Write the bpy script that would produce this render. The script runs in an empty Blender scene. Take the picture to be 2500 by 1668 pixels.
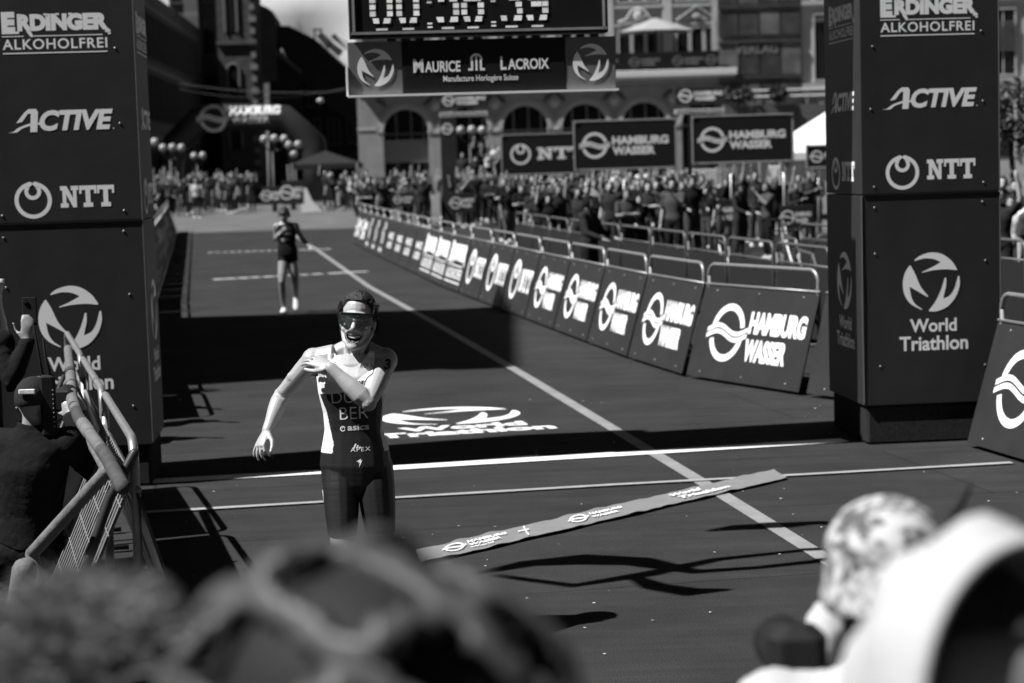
import bpy, bmesh, math, random
import numpy as np
from mathutils import Vector, Matrix, noise
from mathutils.geometry import tessellate_polygon
from mathutils.bvhtree import BVHTree

random.seed(11)
R = math.radians
scene = bpy.context.scene
col = scene.collection

# ------------------------------------------------------------------ camera, sky, sun, exposure
CAM_H, FPX = 2.3, 4800.0            # eye height (m), focal length in photo pixels (2500 wide)
PITCH, ROLL = math.atan(439.0 / FPX), math.atan(0.030)
cam_d = bpy.data.cameras.new('camera')
cam = bpy.data.objects.new('camera', cam_d)
col.objects.link(cam)
CM = (Matrix.Rotation(R(90) - PITCH, 4, 'X') @ Matrix.Rotation(-ROLL, 4, 'Z'))
cam.matrix_world = Matrix.Translation((0, 0, CAM_H)) @ CM
cam_d.sensor_width = 36.0
cam_d.lens = 36.0 * FPX / 2500.0
cam_d.clip_start, cam_d.clip_end = 0.1, 2000
cam_d.dof.use_dof = True
cam_d.dof.focus_distance = 9.42
cam_d.dof.aperture_fstop = 2.8
cam_d.dof.aperture_blades = 9
scene.camera = cam

SUN_EL, SUN_DIR = R(54), R(19)      # shadows run to the right and 19 degrees away from the camera
world = bpy.data.worlds.new('World')
scene.world = world
world.use_nodes = True
wn, wl = world.node_tree.nodes, world.node_tree.links
wn.clear()
sky = wn.new('ShaderNodeTexSky')
sky.sky_type = 'NISHITA'
sky.sun_disc = False
sky.sun_elevation = SUN_EL
sky.sun_rotation = R(270) - SUN_DIR
sky.air_density, sky.dust_density = 0.12, 0.1
bw = wn.new('ShaderNodeRGBToBW')    # the photograph is black and white
bg = wn.new('ShaderNodeBackground')
bg.inputs['Strength'].default_value = 0.05
wo = wn.new('ShaderNodeOutputWorld')
wl.new(sky.outputs[0], bw.inputs[0])
wl.new(bw.outputs[0], bg.inputs['Color'])
wl.new(bg.outputs[0], wo.inputs['Surface'])

sun_d = bpy.data.lights.new('sun', 'SUN')
sun_d.energy, sun_d.angle = 5.0, R(0.5)
sun_d.color = (1.0, 1.0, 1.0)
sun = bpy.data.objects.new('sun', sun_d)
col.objects.link(sun)
sdir = Vector((math.cos(SUN_DIR) * math.cos(SUN_EL), math.sin(SUN_DIR) * math.cos(SUN_EL), -math.sin(SUN_EL)))
sun.rotation_euler = sdir.to_track_quat('-Z', 'Y').to_euler()
sun.location = (-20, -10, 40)

vs = scene.view_settings
vs.view_transform, vs.look, vs.gamma, vs.use_curve_mapping = 'Standard', 'None', 1.0, False
vs.exposure = 0.65
scene.display_settings.display_device = 'sRGB'
scene.cycles.use_denoising = True
scene.cycles.max_bounces = 5

# ------------------------------------------------------------------ pixel <-> place
M3 = CM.to_3x3()
def ray(px, py):
    return (M3 @ Vector((px - 1250.0, 834.0 - py, -FPX))).normalized()
def gp(px, py, z=0.0):              # the point at height z seen at a photo pixel
    r = ray(px, py)
    t = (z - CAM_H) / r.z
    return Vector((r.x * t, r.y * t, z))
def dp(px, py, y):                  # the point at distance y seen at a photo pixel
    r = ray(px, py)
    t = y / r.y
    return Vector((r.x * t, y, CAM_H + r.z * t))
def rise(y):                        # the square climbs a little towards the bridge
    t = min(max((y - 55.0) / 60.0, 0.0), 1.0)
    return 0.45 * t * t * (3 - 2 * t)

# ------------------------------------------------------------------ materials
MATS = {}
def mat(name, g, rough=0.6, spec=0.3, var=0.15, scale=8.0, bump=0.0, bscale=60.0, stretch=None, metal=0.0, emit=0.0, coat=0.0):
    if name in MATS:
        return MATS[name]
    m = bpy.data.materials.new(name)
    m.use_nodes = True
    n, l = m.node_tree.nodes, m.node_tree.links
    b = n['Principled BSDF']
    b.inputs['Roughness'].default_value = rough
    b.inputs['Specular IOR Level'].default_value = spec
    b.inputs['Metallic'].default_value = metal
    if coat:
        b.inputs['Coat Weight'].default_value = coat
        b.inputs['Coat Roughness'].default_value = 0.15
    tc = n.new('ShaderNodeTexCoord')
    src = tc.outputs['Object']
    if stretch:
        mp = n.new('ShaderNodeMapping')
        mp.inputs['Scale'].default_value = stretch
        l.new(src, mp.inputs['Vector'])
        src = mp.outputs[0]
    nz = n.new('ShaderNodeTexNoise')
    nz.inputs['Scale'].default_value = scale
    nz.inputs['Detail'].default_value = 6
    nz.inputs['Roughness'].default_value = 0.65
    l.new(src, nz.inputs['Vector'])
    mr = n.new('ShaderNodeMapRange')
    mr.inputs['From Min'].default_value, mr.inputs['From Max'].default_value = 0.25, 0.75
    mr.inputs['To Min'].default_value, mr.inputs['To Max'].default_value = g * (1 - var), g * (1 + var)
    l.new(nz.outputs[0], mr.inputs['Value'])
    l.new(mr.outputs[0], b.inputs['Base Color'])
    if emit:
        b.inputs['Emission Color'].default_value = (1, 1, 1, 1)
        b.inputs['Emission Strength'].default_value = emit
    if bump:
        n2 = n.new('ShaderNodeTexNoise')
        n2.inputs['Scale'].default_value = bscale
        n2.inputs['Detail'].default_value = 4
        l.new(src, n2.inputs['Vector'])
        bp = n.new('ShaderNodeBump')
        bp.inputs['Strength'].default_value = bump
        bp.inputs['Distance'].default_value = 0.02
        l.new(n2.outputs[0], bp.inputs['Height'])
        l.new(bp.outputs[0], b.inputs['Normal'])
    MATS[name] = m
    return m

def carpet_material(name, g, specks=True):
    m = mat(name, g, rough=0.95, spec=0.05, var=0.12, scale=1.3, stretch=(0.5, 2.5, 1), bump=0.0)
    n, l = m.node_tree.nodes, m.node_tree.links
    b = n['Principled BSDF']
    old = b.inputs['Base Color'].links[0].from_socket
    tc = n.new('ShaderNodeTexCoord')
    nf = n.new('ShaderNodeTexNoise')
    nf.inputs['Scale'].default_value = 130
    nf.inputs['Detail'].default_value = 3
    l.new(tc.outputs['Object'], nf.inputs['Vector'])
    r1 = n.new('ShaderNodeMapRange')
    r1.inputs['From Min'].default_value, r1.inputs['From Max'].default_value = 0.3, 0.7
    r1.inputs['To Min'].default_value, r1.inputs['To Max'].default_value = 0.55, 1.45
    l.new(nf.outputs[0], r1.inputs['Value'])
    mu = n.new('ShaderNodeMath'); mu.operation = 'MULTIPLY'
    l.new(old, mu.inputs[0]); l.new(r1.outputs[0], mu.inputs[1])
    # rolled-out strips: faint streaks across the course
    mp = n.new('ShaderNodeMapping')
    mp.inputs['Rotation'].default_value = (0, 0, R(-9.5))
    mp.inputs['Scale'].default_value = (0.5, 5, 1)
    l.new(tc.outputs['Object'], mp.inputs['Vector'])
    ns = n.new('ShaderNodeTexNoise'); ns.inputs['Scale'].default_value = 1.6; ns.inputs['Detail'].default_value = 5
    l.new(mp.outputs[0], ns.inputs['Vector'])
    r2 = n.new('ShaderNodeMapRange')
    r2.inputs['From Min'].default_value, r2.inputs['From Max'].default_value = 0.3, 0.7
    r2.inputs['To Min'].default_value, r2.inputs['To Max'].default_value = 0.90, 1.10
    l.new(ns.outputs[0], r2.inputs['Value'])
    m2 = n.new('ShaderNodeMath'); m2.operation = 'MULTIPLY'
    l.new(mu.outputs[0], m2.inputs[0]); l.new(r2.outputs[0], m2.inputs[1])
    bk = n.new('ShaderNodeTexBrick')     # seams between the rolled-out lengths
    mq = n.new('ShaderNodeMapping'); mq.inputs['Rotation'].default_value = (0, 0, R(-10.5))
    l.new(tc.outputs['Object'], mq.inputs['Vector']); l.new(mq.outputs[0], bk.inputs['Vector'])
    bk.inputs['Scale'].default_value = 1.0; bk.inputs['Row Height'].default_value = 2.03; bk.inputs['Brick Width'].default_value = 11.0; bk.inputs['Mortar Size'].default_value = 0.012
    for nm, v in (('Color1', 1.0), ('Color2', 0.88), ('Mortar', 0.62)): bk.inputs[nm].default_value = (v, v, v, 1)
    m3 = n.new('ShaderNodeMath'); m3.operation = 'MULTIPLY'
    l.new(m2.outputs[0], m3.inputs[0]); l.new(bk.outputs[0], m3.inputs[1])
    nb = n.new('ShaderNodeTexNoise'); nb.inputs['Scale'].default_value = 0.9; nb.inputs['Detail'].default_value = 7; nb.inputs['Roughness'].default_value = .7
    l.new(tc.outputs['Object'], nb.inputs['Vector'])
    r3 = n.new('ShaderNodeMapRange'); r3.inputs['From Min'].default_value, r3.inputs['From Max'].default_value = .3, .7; r3.inputs['To Min'].default_value, r3.inputs['To Max'].default_value = .78, 1.22
    l.new(nb.outputs[0], r3.inputs['Value'])
    m4 = n.new('ShaderNodeMath'); m4.operation = 'MULTIPLY'
    l.new(m3.outputs[0], m4.inputs[0]); l.new(r3.outputs[0], m4.inputs[1])
    l.new(m4.outputs[0], b.inputs['Base Color'])
    bp = n.new('ShaderNodeBump'); bp.inputs['Strength'].default_value = 0.6; bp.inputs['Distance'].default_value = 0.01
    l.new(nf.outputs[0], bp.inputs['Height']); l.new(bp.outputs[0], b.inputs['Normal'])
    return m

def brick_material(name, g, gm, sx=1.0, rowh=0.12, bw_=0.4):
    if name in MATS:
        return MATS[name]
    m = mat(name, g, rough=0.85, spec=0.1)
    n, l = m.node_tree.nodes, m.node_tree.links
    b = n['Principled BSDF']
    tc = n.new('ShaderNodeTexCoord')
    sp = n.new('ShaderNodeSeparateXYZ'); cb = n.new('ShaderNodeCombineXYZ')
    ad = n.new('ShaderNodeMath'); ad.operation = 'ADD'
    l.new(tc.outputs['Object'], sp.inputs[0])
    l.new(sp.outputs[0], ad.inputs[0]); l.new(sp.outputs[1], ad.inputs[1])
    l.new(ad.outputs[0], cb.inputs[0]); l.new(sp.outputs[2], cb.inputs[1])
    br = n.new('ShaderNodeTexBrick')
    br.inputs['Scale'].default_value = sx
    br.inputs['Row Height'].default_value = rowh
    br.inputs['Brick Width'].default_value = bw_
    br.inputs['Mortar Size'].default_value = 0.012
    br.inputs['Color1'].default_value = (g, g, g, 1)
    br.inputs['Color2'].default_value = (g * 0.65, g * 0.65, g * 0.65, 1)
    br.inputs['Mortar'].default_value = (gm, gm, gm, 1)
    l.new(cb.outputs[0], br.inputs['Vector'])
    l.new(br.outputs[0], b.inputs['Base Color'])
    return m

NAVY = mat('navy_panel', 0.026, rough=0.55, spec=0.25, var=0.22, scale=2.5, bump=0.22, bscale=2.2)
WHITE = mat('white_print', 0.90, rough=0.6, spec=0.2, var=0.05, scale=5)
GREYP = mat('grey_print', 0.34, rough=0.7, spec=0.2, var=0.1)
BLACK = mat('black_board', 0.012, rough=0.6, spec=0.15, var=0.2)
STEEL = mat('galvanised_steel', 0.30, rough=0.42, spec=0.5, var=0.2, scale=25, metal=0.5)
ALU = mat('aluminium', 0.5, rough=0.4, spec=0.5, var=0.15, scale=20, metal=0.6)
DARKM = mat('dark_metal', 0.03, rough=0.45, spec=0.4)
RUBBER = mat('black_rubber', 0.015, rough=0.7, spec=0.2)
SKIRT = mat('carpet_skirt', 0.03, rough=0.95, spec=0.05, var=0.5, scale=60, bump=0.5, bscale=120)
STONE = mat('pale_stone', 0.28, rough=0.85, spec=0.1, var=0.22, scale=0.9, bump=0.2, bscale=5)
STONE_L = mat('light_stone', 0.42, rough=0.85, spec=0.1, var=0.15, scale=0.8)
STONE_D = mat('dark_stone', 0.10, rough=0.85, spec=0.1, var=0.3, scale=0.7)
RENDER_D = mat('dark_render', 0.10, rough=0.9, spec=0.05, var=0.2, scale=0.5)
GLASS = mat('window_glass', 0.012, rough=0.12, spec=0.5, var=0.3, scale=0.8)
SLATE = mat('slate_roof', 0.03, rough=0.8, spec=0.15, var=0.3, scale=2)
BRICK = brick_material('tower_brick', 0.10, 0.05)

# ------------------------------------------------------------------ mesh helpers
class MB:
    def __init__(s):
        s.v, s.f, s.m = [], [], []
    def add(s, verts, faces, mi=0):
        o = len(s.v)
        s.v += [tuple(p) for p in verts]
        s.f += [tuple(i + o for i in f) for f in faces]
        s.m += [mi] * len(faces)
        return s
    def box(s, c, d, rz=0.0, mi=0, M=None):
        hx, hy, hz = d[0] / 2, d[1] / 2, d[2] / 2
        P = [Vector((x, y, z)) for z in (-hz, hz) for x, y in ((-hx, -hy), (hx, -hy), (hx, hy), (-hx, hy))]
        if rz:
            rm = Matrix.Rotation(rz, 3, 'Z'); P = [rm @ p for p in P]
        if M is not None:
            P = [M @ p for p in P]
        c = Vector(c)
        return s.add([p + c for p in P], [(3, 2, 1, 0), (4, 5, 6, 7), (0, 1, 5, 4), (1, 2, 6, 5), (2, 3, 7, 6), (3, 0, 4, 7)], mi)
    def bevbox(s, c, d, b=0.01, rz=0.0, mi=0):      # box with chamfered vertical and top/bottom edges
        hx, hy, hz = d[0] / 2, d[1] / 2, d[2] / 2
        def ring(x, y, z, k):
            return [(-x + k, -y, z), (x - k, -y, z), (x, -y + k, z), (x, y - k, z), (x - k, y, z), (-x + k, y, z), (-x, y - k, z), (-x, -y + k, z)]
        L = ring(hx - b, hy - b, -hz, b) + ring(hx, hy, -hz + b, b) + ring(hx, hy, hz - b, b) + ring(hx - b, hy - b, hz, b)
        rm = Matrix.Rotation(rz, 3, 'Z'); c = Vector(c)
        V = [rm @ Vector(p) + c for p in L]
        F = [tuple(range(7, -1, -1)), tuple(range(24, 32))]
        for k in range(3):
            for i in range(8):
                j = (i + 1) % 8
                F.append((k * 8 + i, k * 8 + j, k * 8 + 8 + j, k * 8 + 8 + i))
        return s.add(V, F, mi)
    def loft(s, rings, cap=True, mi=0):
        n = len(rings[0]); V = [p for r in rings for p in r]; F = []
        for k in range(len(rings) - 1):
            for i in range(n):
                j = (i + 1) % n
                F.append((k * n + i, k * n + j, (k + 1) * n + j, (k + 1) * n + i))
        if cap:
            F.append(tuple(range(n - 1, -1, -1)))
            F.append(tuple((len(rings) - 1) * n + i for i in range(n)))
        return s.add(V, F, mi)
    def tube(s, path, r, n=8, mi=0, ends=False, flat=None):
        P = [Vector(p) for p in path]
        rad = list(r) if hasattr(r, '__len__') else [r] * len(P)
        if ends:
            d0, d1 = (P[0] - P[1]).normalized(), (P[-1] - P[-2]).normalized()
            P = [P[0] + d0 * rad[0] * .92, P[0] + d0 * rad[0] * .6] + P + [P[-1] + d1 * rad[-1] * .6, P[-1] + d1 * rad[-1] * .92]
            rad = [rad[0] * .3, rad[0] * .78] + rad + [rad[-1] * .78, rad[-1] * .3]
        up = None; rings = []
        for i, p in enumerate(P):
            t = (P[min(i + 1, len(P) - 1)] - P[max(i - 1, 0)])
            t = t.normalized() if t.length > 1e-9 else Vector((0, 0, 1))
            if up is None:
                up = Vector((0, 0, 1)) if abs(t.z) < 0.9 else Vector((0, 1, 0))
                if flat is not None:
                    up = Vector(flat[0])
            a = (up - t * up.dot(t)).normalized(); b = t.cross(a); up = a
            k = flat[1] if flat is not None else 1.0
            rings.append([p + (a * math.cos(q) * k + b * math.sin(q)) * rad[i] for q in [2 * math.pi * j / n for j in range(n)]])
        return s.loft(rings, True, mi)
    def ell(s, c, r, n=14, M=None, mi=0):
        c = Vector(c); rings = []
        for k in range(1, n // 2 + 1):
            th = math.pi * k / (n // 2 + 1)
            rg = []
            for j in range(n):
                q = 2 * math.pi * j / n
                p = Vector((r[0] * math.sin(th) * math.cos(q), r[1] * math.sin(th) * math.sin(q), r[2] * -math.cos(th)))
                rg.append((M @ p if M is not None else p) + c)
            rings.append(rg)
        V0 = Vector((0, 0, -r[2])); V1 = Vector((0, 0, r[2]))
        if M is not None:
            V0, V1 = M @ V0, M @ V1
        o = len(s.v)
        s.loft(rings, False, mi)
        nr = len(rings)
        s.v += [tuple(V0 + c), tuple(V1 + c)]
        b = o + nr * n
        for i in range(n):
            j = (i + 1) % n
            s.f += [(b, o + j, o + i), (b + 1, o + (nr - 1) * n + i, o + (nr - 1) * n + j)]
            s.m += [mi, mi]
        return s
    def quad(s, a, b, c, d, mi=0):
        return s.add([a, b, c, d], [(0, 1, 2, 3)], mi)
    def mesh(s, name):
        me = bpy.data.meshes.new(name)
        me.from_pydata(s.v, [], s.f)
        if any(s.m):
            me.polygons.foreach_set('material_index', s.m)
        me.update()
        return me

def link(name, me, mats, parent=None, smooth=False, loc=None, rz=0.0):
    if not isinstance(mats, (list, tuple)):
        mats = [mats]
    if not me.materials:
        for m in mats:
            me.materials.append(m)
    if smooth:
        me.polygons.foreach_set('use_smooth', [True] * len(me.polygons))
    o = bpy.data.objects.new(name, me)
    col.objects.link(o)
    if parent is not None:
        o.parent = parent
    if loc is not None:
        o.location = loc
    if rz:
        o.rotation_euler.z = rz
    return o
def obj(name, mb, mats, parent=None, smooth=False, loc=None, rz=0.0):
    return link(name, mb.mesh(name), mats, parent, smooth, loc, rz)
def tag(o, label, cat, group=None):
    o['label'], o['category'] = label, cat
    if group:
        o['group'] = group
    return o
def thing(name, label, cat, loc=(0, 0, 0), rz=0.0, group=None):
    o = bpy.data.objects.new(name, None)
    o.empty_display_size = 0.2
    col.objects.link(o)
    o.location = loc; o.rotation_euler.z = rz
    return tag(o, label, cat, group)
def struct(o):
    o['kind'] = 'structure'; return o
def copy_tree(root, loc=None, rz=None, label=None, group=None):
    r = root.copy(); col.objects.link(r)
    if loc is not None: r.location = loc
    if rz is not None: r.rotation_euler.z = rz
    if label: r['label'] = label
    if group: r['group'] = group
    for ch in root.children:
        c = ch.copy(); col.objects.link(c); c.parent = r
        for g in ch.children:
            d = g.copy(); col.objects.link(d); d.parent = c
    return r

# ------------------------------------------------------------------ flat print: lettering and emblems
_T = {}
def text2d(s, bold=0.0, shear=0.0, spacing=1.0):
    k = (s, bold, shear, spacing)
    if k in _T:
        return _T[k]
    c = bpy.data.curves.new('lettering', 'FONT')
    c.body = s
    c.offset = bold
    c.shear = shear
    c.space_character = spacing
    c.resolution_u = 4
    o = bpy.data.objects.new('lettering', c)
    col.objects.link(o)
    bpy.context.view_layer.update()
    me = bpy.data.meshes.new_from_object(o.evaluated_get(bpy.context.evaluated_depsgraph_get()))
    V = np.array([v.co[:2] for v in me.vertices]); F = [tuple(p.vertices) for p in me.polygons]
    bpy.data.objects.remove(o); bpy.data.curves.remove(c); bpy.data.meshes.remove(me)
    V = (V - V.min(0)) / (V.max(0) - V.min(0))
    _T[k] = (V, F)
    return _T[k]
class Print:
    """flat artwork in its own x/y plane (metres); pieces never share a plane exactly"""
    def __init__(s):
        s.v, s.f, s.l = [], [], 0
    def _put(s, V, F):
        o = len(s.v)
        s.v += [(float(a), float(b), s.l * 0.0005) for a, b in V]
        s.f += [tuple(i + o for i in f) for f in F]
        s.l = (s.l + 1) % 4
        return s
    def text(s, t, x, y, w, h, bold=0.02, shear=0.0, spacing=1.0):
        V, F = text2d(t, bold, shear, spacing)
        return s._put(V * np.array([w, h]) + np.array([x, y]), F)
    def poly(s, pts, cx=0, cy=0, k=1.0, ky=None):
        ky = k if ky is None else ky
        tr = tessellate_polygon([[Vector((p[0], p[1], 0)) for p in pts]])
        return s._put([(cx + p[0] * k, cy + p[1] * ky) for p in pts], [tuple(t) for t in tr])
    def rect(s, x, y, w, h):
        return s._put([(x, y), (x + w, y), (x + w, y + h), (x, y + h)], [(0, 1, 2, 3)])
    def band(s, A, B, cx=0, cy=0, k=1.0):   # strip between two point rows
        n = len(A)
        return s._put([(cx + p[0] * k, cy + p[1] * k) for p in A + B], [(i, i + 1, n + i + 1, n + i) for i in range(n - 1)])
    def arc(s, cx, cy, r0, r1, a0, a1, n=28):
        an = [R(a0 + (a1 - a0) * i / n) for i in range(n + 1)]
        return s.band([(r0 * math.cos(a), r0 * math.sin(a)) for a in an], [(r1 * math.cos(a), r1 * math.sin(a)) for a in an], cx, cy)
    def mesh(s, name, O, ux, uy, lift=0.003):
        O, ux, uy = Vector(O), Vector(ux).normalized(), Vector(uy).normalized()
        un = ux.cross(uy)
        me = bpy.data.meshes.new(name)
        me.from_pydata([tuple(O + ux * a + uy * b + un * (lift + c)) for a, b, c in s.v], [], s.f)
        me.update()
        return me
    def on(s, name, parent, O, ux, uy, m=None, lift=0.003):
        return link(name, s.mesh(name, O, ux, uy, lift), m or WHITE, parent)

def smooth_curves(curves, k=5):
    out = []
    for c in curves:
        P = [c[0]] + list(c) + [c[-1]]
        for i in range(1, len(P) - 2):
            p0, p1, p2, p3 = P[i - 1:i + 3]
            for j in range(k):
                t = j / k
                out.append(tuple(0.5 * (2 * p1[d] + (p2[d] - p0[d]) * t + (2 * p0[d] - 5 * p1[d] + 4 * p2[d] - p3[d]) * t * t + (3 * p1[d] - p0[d] - 3 * p2[d] + p3[d]) * t ** 3) for d in (0, 1)))
        out.append(c[-1])
    res = [out[0]]
    for p in out[1:]:
        if abs(p[0] - res[-1][0]) + abs(p[1] - res[-1][1]) > 1e-4:
            res.append(p)
    return res
def _nrm(c):
    return [[((x - 1858) / 155.0, (408 - y) / 155.0) for x, y in q] for q in c]
SWOOSH = [smooth_curves(_nrm(q)) for q in (
    [[(1768, 287), (1800, 265), (1860, 250), (1920, 262), (1970, 300), (1998, 343)], [(1998, 349), (1940, 342), (1870, 345), (1808, 356)], [(1808, 352), (1860, 330), (1908, 305)], [(1906, 301), (1870, 285), (1820, 281), (1770, 293)]],
    [[(1740, 316), (1715, 355), (1703, 410), (1712, 470), (1745, 520), (1804, 554)], [(1806, 549), (1768, 520), (1748, 480), (1740, 427)], [(1742, 430), (1785, 455), (1836, 486)], [(1840, 481), (1800, 430), (1770, 360), (1746, 316)]],
    [[(2011, 380), (2012, 430), (1990, 490), (1945, 540), (1890, 563), (1845, 563)], [(1844, 556), (1880, 510), (1910, 450), (1931, 387)], [(1939, 387), (1938, 430), (1928, 470), (1922, 498)], [(1926, 497), (1960, 480), (1985, 440), (2003, 380)]])]
def three_swoosh(p, cx, cy, r, ry=None):
    for q in SWOOSH:
        p.poly(q, cx, cy, r, ry)
    return p
def wave_ring(p, cx, cy, r):
    p.arc(cx, cy, r * 0.77, r, 14, 166)
    p.arc(cx, cy, r * 0.77, r, 196, 346)
    xs = [-1.2 + 2.4 * i / 24 for i in range(25)]
    w = lambda x: 0.13 * math.sin(3 * (x + 1.05))
    for o in (0.105, -0.105):
        p.band([(x, w(x) + o - 0.075) for x in xs], [(x, w(x) + o + 0.075) for x in xs], cx, cy, r)
    return p
def loop_ring(p, cx, cy, r):
    p.arc(cx, cy, r * 0.78, r, 103, 437)
    p.arc(cx, cy + r * 0.47, r * 0.24, r * 0.45, 130, 410)
    p.poly([(-0.36, 0.74), (-0.2, 0.68), (0.0, 0.86), (0.2, 0.68), (0.36, 0.74), (0.24, 0.99), (0.1, 1.0), (0, 0.92), (-0.1, 1.0), (-0.24, 0.99)], cx, cy, r)
    return p
def slab_word(p, x, y, w, h):       # N T T with slab feet
    u = w / 3.15
    def T(x0):
        p.poly([(0, 1), (0, .62), (.13, .62), (.13, .8), (.36, .8), (.36, .2), (.22, .2), (.22, 0), (.78, 0), (.78, .2), (.64, .2), (.64, .8), (.87, .8), (.87, .62), (1, .62), (1, 1)], x0, y, u, h)
    p.poly([(0, 1), (0, .8), (.12, .8), (.12, .2), (0, .2), (0, 0), (.46, 0), (.46, .2), (.34, .2), (.34, .62), (.72, 0), (.94, 0), (.94, .8), (1.06, .8), (1.06, 1), (.62, 1), (.62, .8), (.74, .8), (.74, .42), (.38, 1)], x, y, u, h)
    T(x + 1.11 * u); T(x + 2.15 * u)
    return p
def beer_mark(p, x, y, w, h):       # two-line mark: big serif capitals over spaced capitals, ruled
    p.text('E', x, y + h * .50, w * .125, h * .50, bold=0.075)
    p.text('RDINGER', x + w * .145, y + h * .53, w * .845, h * .41, bold=0.07, spacing=1.02)
    for k, (xx, ww) in enumerate(((.0, .16), (.955, .05))):
        p.rect(x + w * xx, y + h * .475, w * ww, h * .055)
    p.poly([(0, 0), (.04, -.055), (.065, -.05), (.035, .02)], x + w * .225, y + h * .53, w, w)
    p.poly([(0, 0), (.03, -.045), (.055, -.04), (.035, .015)], x + w * .955, y + h * .53, w, w)
    for xx in (.148, .39, .50, .62):
        p.rect(x + w * xx, y + h * .90, w * .035, h * .045)
    p.rect(x + w * .0, y + h * .405, w * .20, h * .022)
    p.rect(x + w * .29, y + h * .405, w * .64, h * .022)
    p.text('ALKOHOLFREI', x, y + h * .10, w * .97, h * .25, bold=0.018, spacing=1.12)
    p.rect(x, y, w * .97, h * .028)
    return p
def active_mark(p, x, y, w, h):
    p.poly(smooth_curves([[(0, 0), (.06, .05), (.14, .36), (.28, .62), (.40, .66)], [(.40, .50), (.28, .46), (.17, .26), (.12, .04)], [(.10, 0), (.05, -.02), (0, 0)]]), x, y, w * .8, h * .62)
    p.poly([(.10, .40), (.20, .86), (.25, 1.0), (.335, 1.0), (.355, .86), (.335, .0), (.255, .0), (.262, .3), (.272, .80), (.24, .80), (.17, .45)], x, y, w * .82, h * 1.0)
    p.text('CTIVE', x + w * .30, y + h * .03, w * .69, h * .90, bold=0.045, shear=0.22, spacing=1.0)
    p.rect(x + w * .985, y + h * .05, w * .01, h * .05)
    return p
def wave_mark(p, x, y, h, w):       # ring + two-line name
    r = h / 2
    wave_ring(p, x + r * 1.15, y + r, r)
    p.text('HAMBURG', x + r * 2.5, y + h * .50, w - r * 2.5, h * .33, bold=0.05)
    p.text('WASSER', x + r * 2.5, y + h * .11, (w - r * 2.5) * .76, h * .33, bold=0.05)
    return p
def loop_mark(p, x, y, h, w):
    loop_ring(p, x + h / 2, y + h / 2, h / 2)
    slab_word(p, x + h * 1.3, y + h * .22, w - h * 1.3, h * .58)
    return p

# ================================================================== THE SETTING
ARCH = math.atan2(0.96, 5.31)        # the finish line runs about 10 degrees off the picture plane
AX = Vector((math.cos(ARCH), math.sin(ARCH), 0)); AY = Vector((-math.sin(ARCH), math.cos(ARCH), 0))
def grid_sheet(x0, x1, ys, dz, nx=2):
    mb = MB(); xs = [x0 + (x1 - x0) * i / nx for i in range(nx + 1)]
    V = [(x, y, rise(y) + dz) for y in ys for x in xs]
    F = [(j * (nx + 1) + i, j * (nx + 1) + i + 1, (j + 1) * (nx + 1) + i + 1, (j + 1) * (nx + 1) + i) for j in range(len(ys) - 1) for i in range(nx)]
    return mb.add(V, F)
PAVING = brick_material('square_paving', 0.17, 0.10, 1.0, 0.5, 0.9)
_pn = PAVING.node_tree.nodes
YS = [-60, 0, 30, 50] + [55 + 5 * i for i in range(13)] + [150, 300, 900]
ground = struct(obj('ground', grid_sheet(-500, 500, YS, -0.02, 4), mat('square_ground', 0.12, rough=0.9, spec=0.08, var=0.3, scale=0.6)))
CARPET = carpet_material('dark_carpet', 0.040)
cm = MB()
_cr = [(-8, -11, 12), (18, -11.5, 12), (30, -13, 9), (50, -14.5, 6), (55, -15, 5.2), (60, -15.3, 4.5), (65, -15.7, 3.8), (70, -16, 3.1), (71.3, -16, 3)]
cm.add([(x, y, rise(y)) for y, a, b in _cr for x in (a, b)], [(2 * i, 2 * i + 1, 2 * i + 3, 2 * i + 2) for i in range(len(_cr) - 1)])
carpet = struct(obj('carpet', cm, CARPET))
tf = MB(); tf.add([(3.3, 18.6, .004), (30, 18.6, .004), (34, 56, .004), (-2.5, 56, .004), (-.6, 36, .004), (1.6, 24, .004)], [tuple(range(6))])
struct(obj('asphalt', tf, mat('transition_asphalt', .028, rough=.9, spec=.1, var=.3, scale=3)))

def strip(name, pts, w, z, m, parent, jag=0.0):
    mb = MB(); A, B = [], []
    for i, p in enumerate(pts):
        t = (pts[min(i + 1, len(pts) - 1)] - pts[max(i - 1, 0)]).normalized()
        nrm = Vector((-t.y, t.x, 0))
        ww = w * (1 + random.uniform(-jag, jag))
        A.append(p + nrm * ww / 2); B.append(p - nrm * ww / 2)
    V = [(p.x, p.y, z + rise(p.y)) for p in A + B]; n = len(pts)
    mb.add(V, [(i, n + i, n + i + 1, i + 1) for i in range(n - 1)])
    return obj(name, mb, m, parent)
def subdiv(pts, k):
    out = []
    for a, b in zip(pts, pts[1:]):
        out += [a.lerp(b, j / k) for j in range(k)]
    return out + [pts[-1]]
TAPE = mat('grey_floor_tape', 0.24, rough=0.7, spec=0.15, var=0.25, scale=4)
PAINT = mat('white_line_tape', 0.86, rough=0.6, spec=0.2, var=0.06, scale=6)
cl = [gp(2300, 1540), gp(2030, 1375), gp(1700, 1170), gp(1260, 905), gp(1080, 800), gp(900, 700), gp(770, 608), gp(715, 575)]
strip('centre_tape', subdiv(cl, 5), 0.115, 0.006, TAPE, carpet, 0.03)
fl = [gp(330, 1180), gp(955, 1145), gp(1480, 1113), gp(2062, 1077)]
strip('finish_line', subdiv(fl, 8), 0.20, 0.009, PAINT, carpet, 0.04)
strip('cross_tape', subdiv([gp(330, 1256), gp(960, 1219), gp(1500, 1187), gp(2000, 1160), gp(2470, 1133)], 5), 0.075, 0.013, mat('light_floor_tape', 0.32, rough=0.7, spec=0.2), carpet, 0.1)
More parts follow.
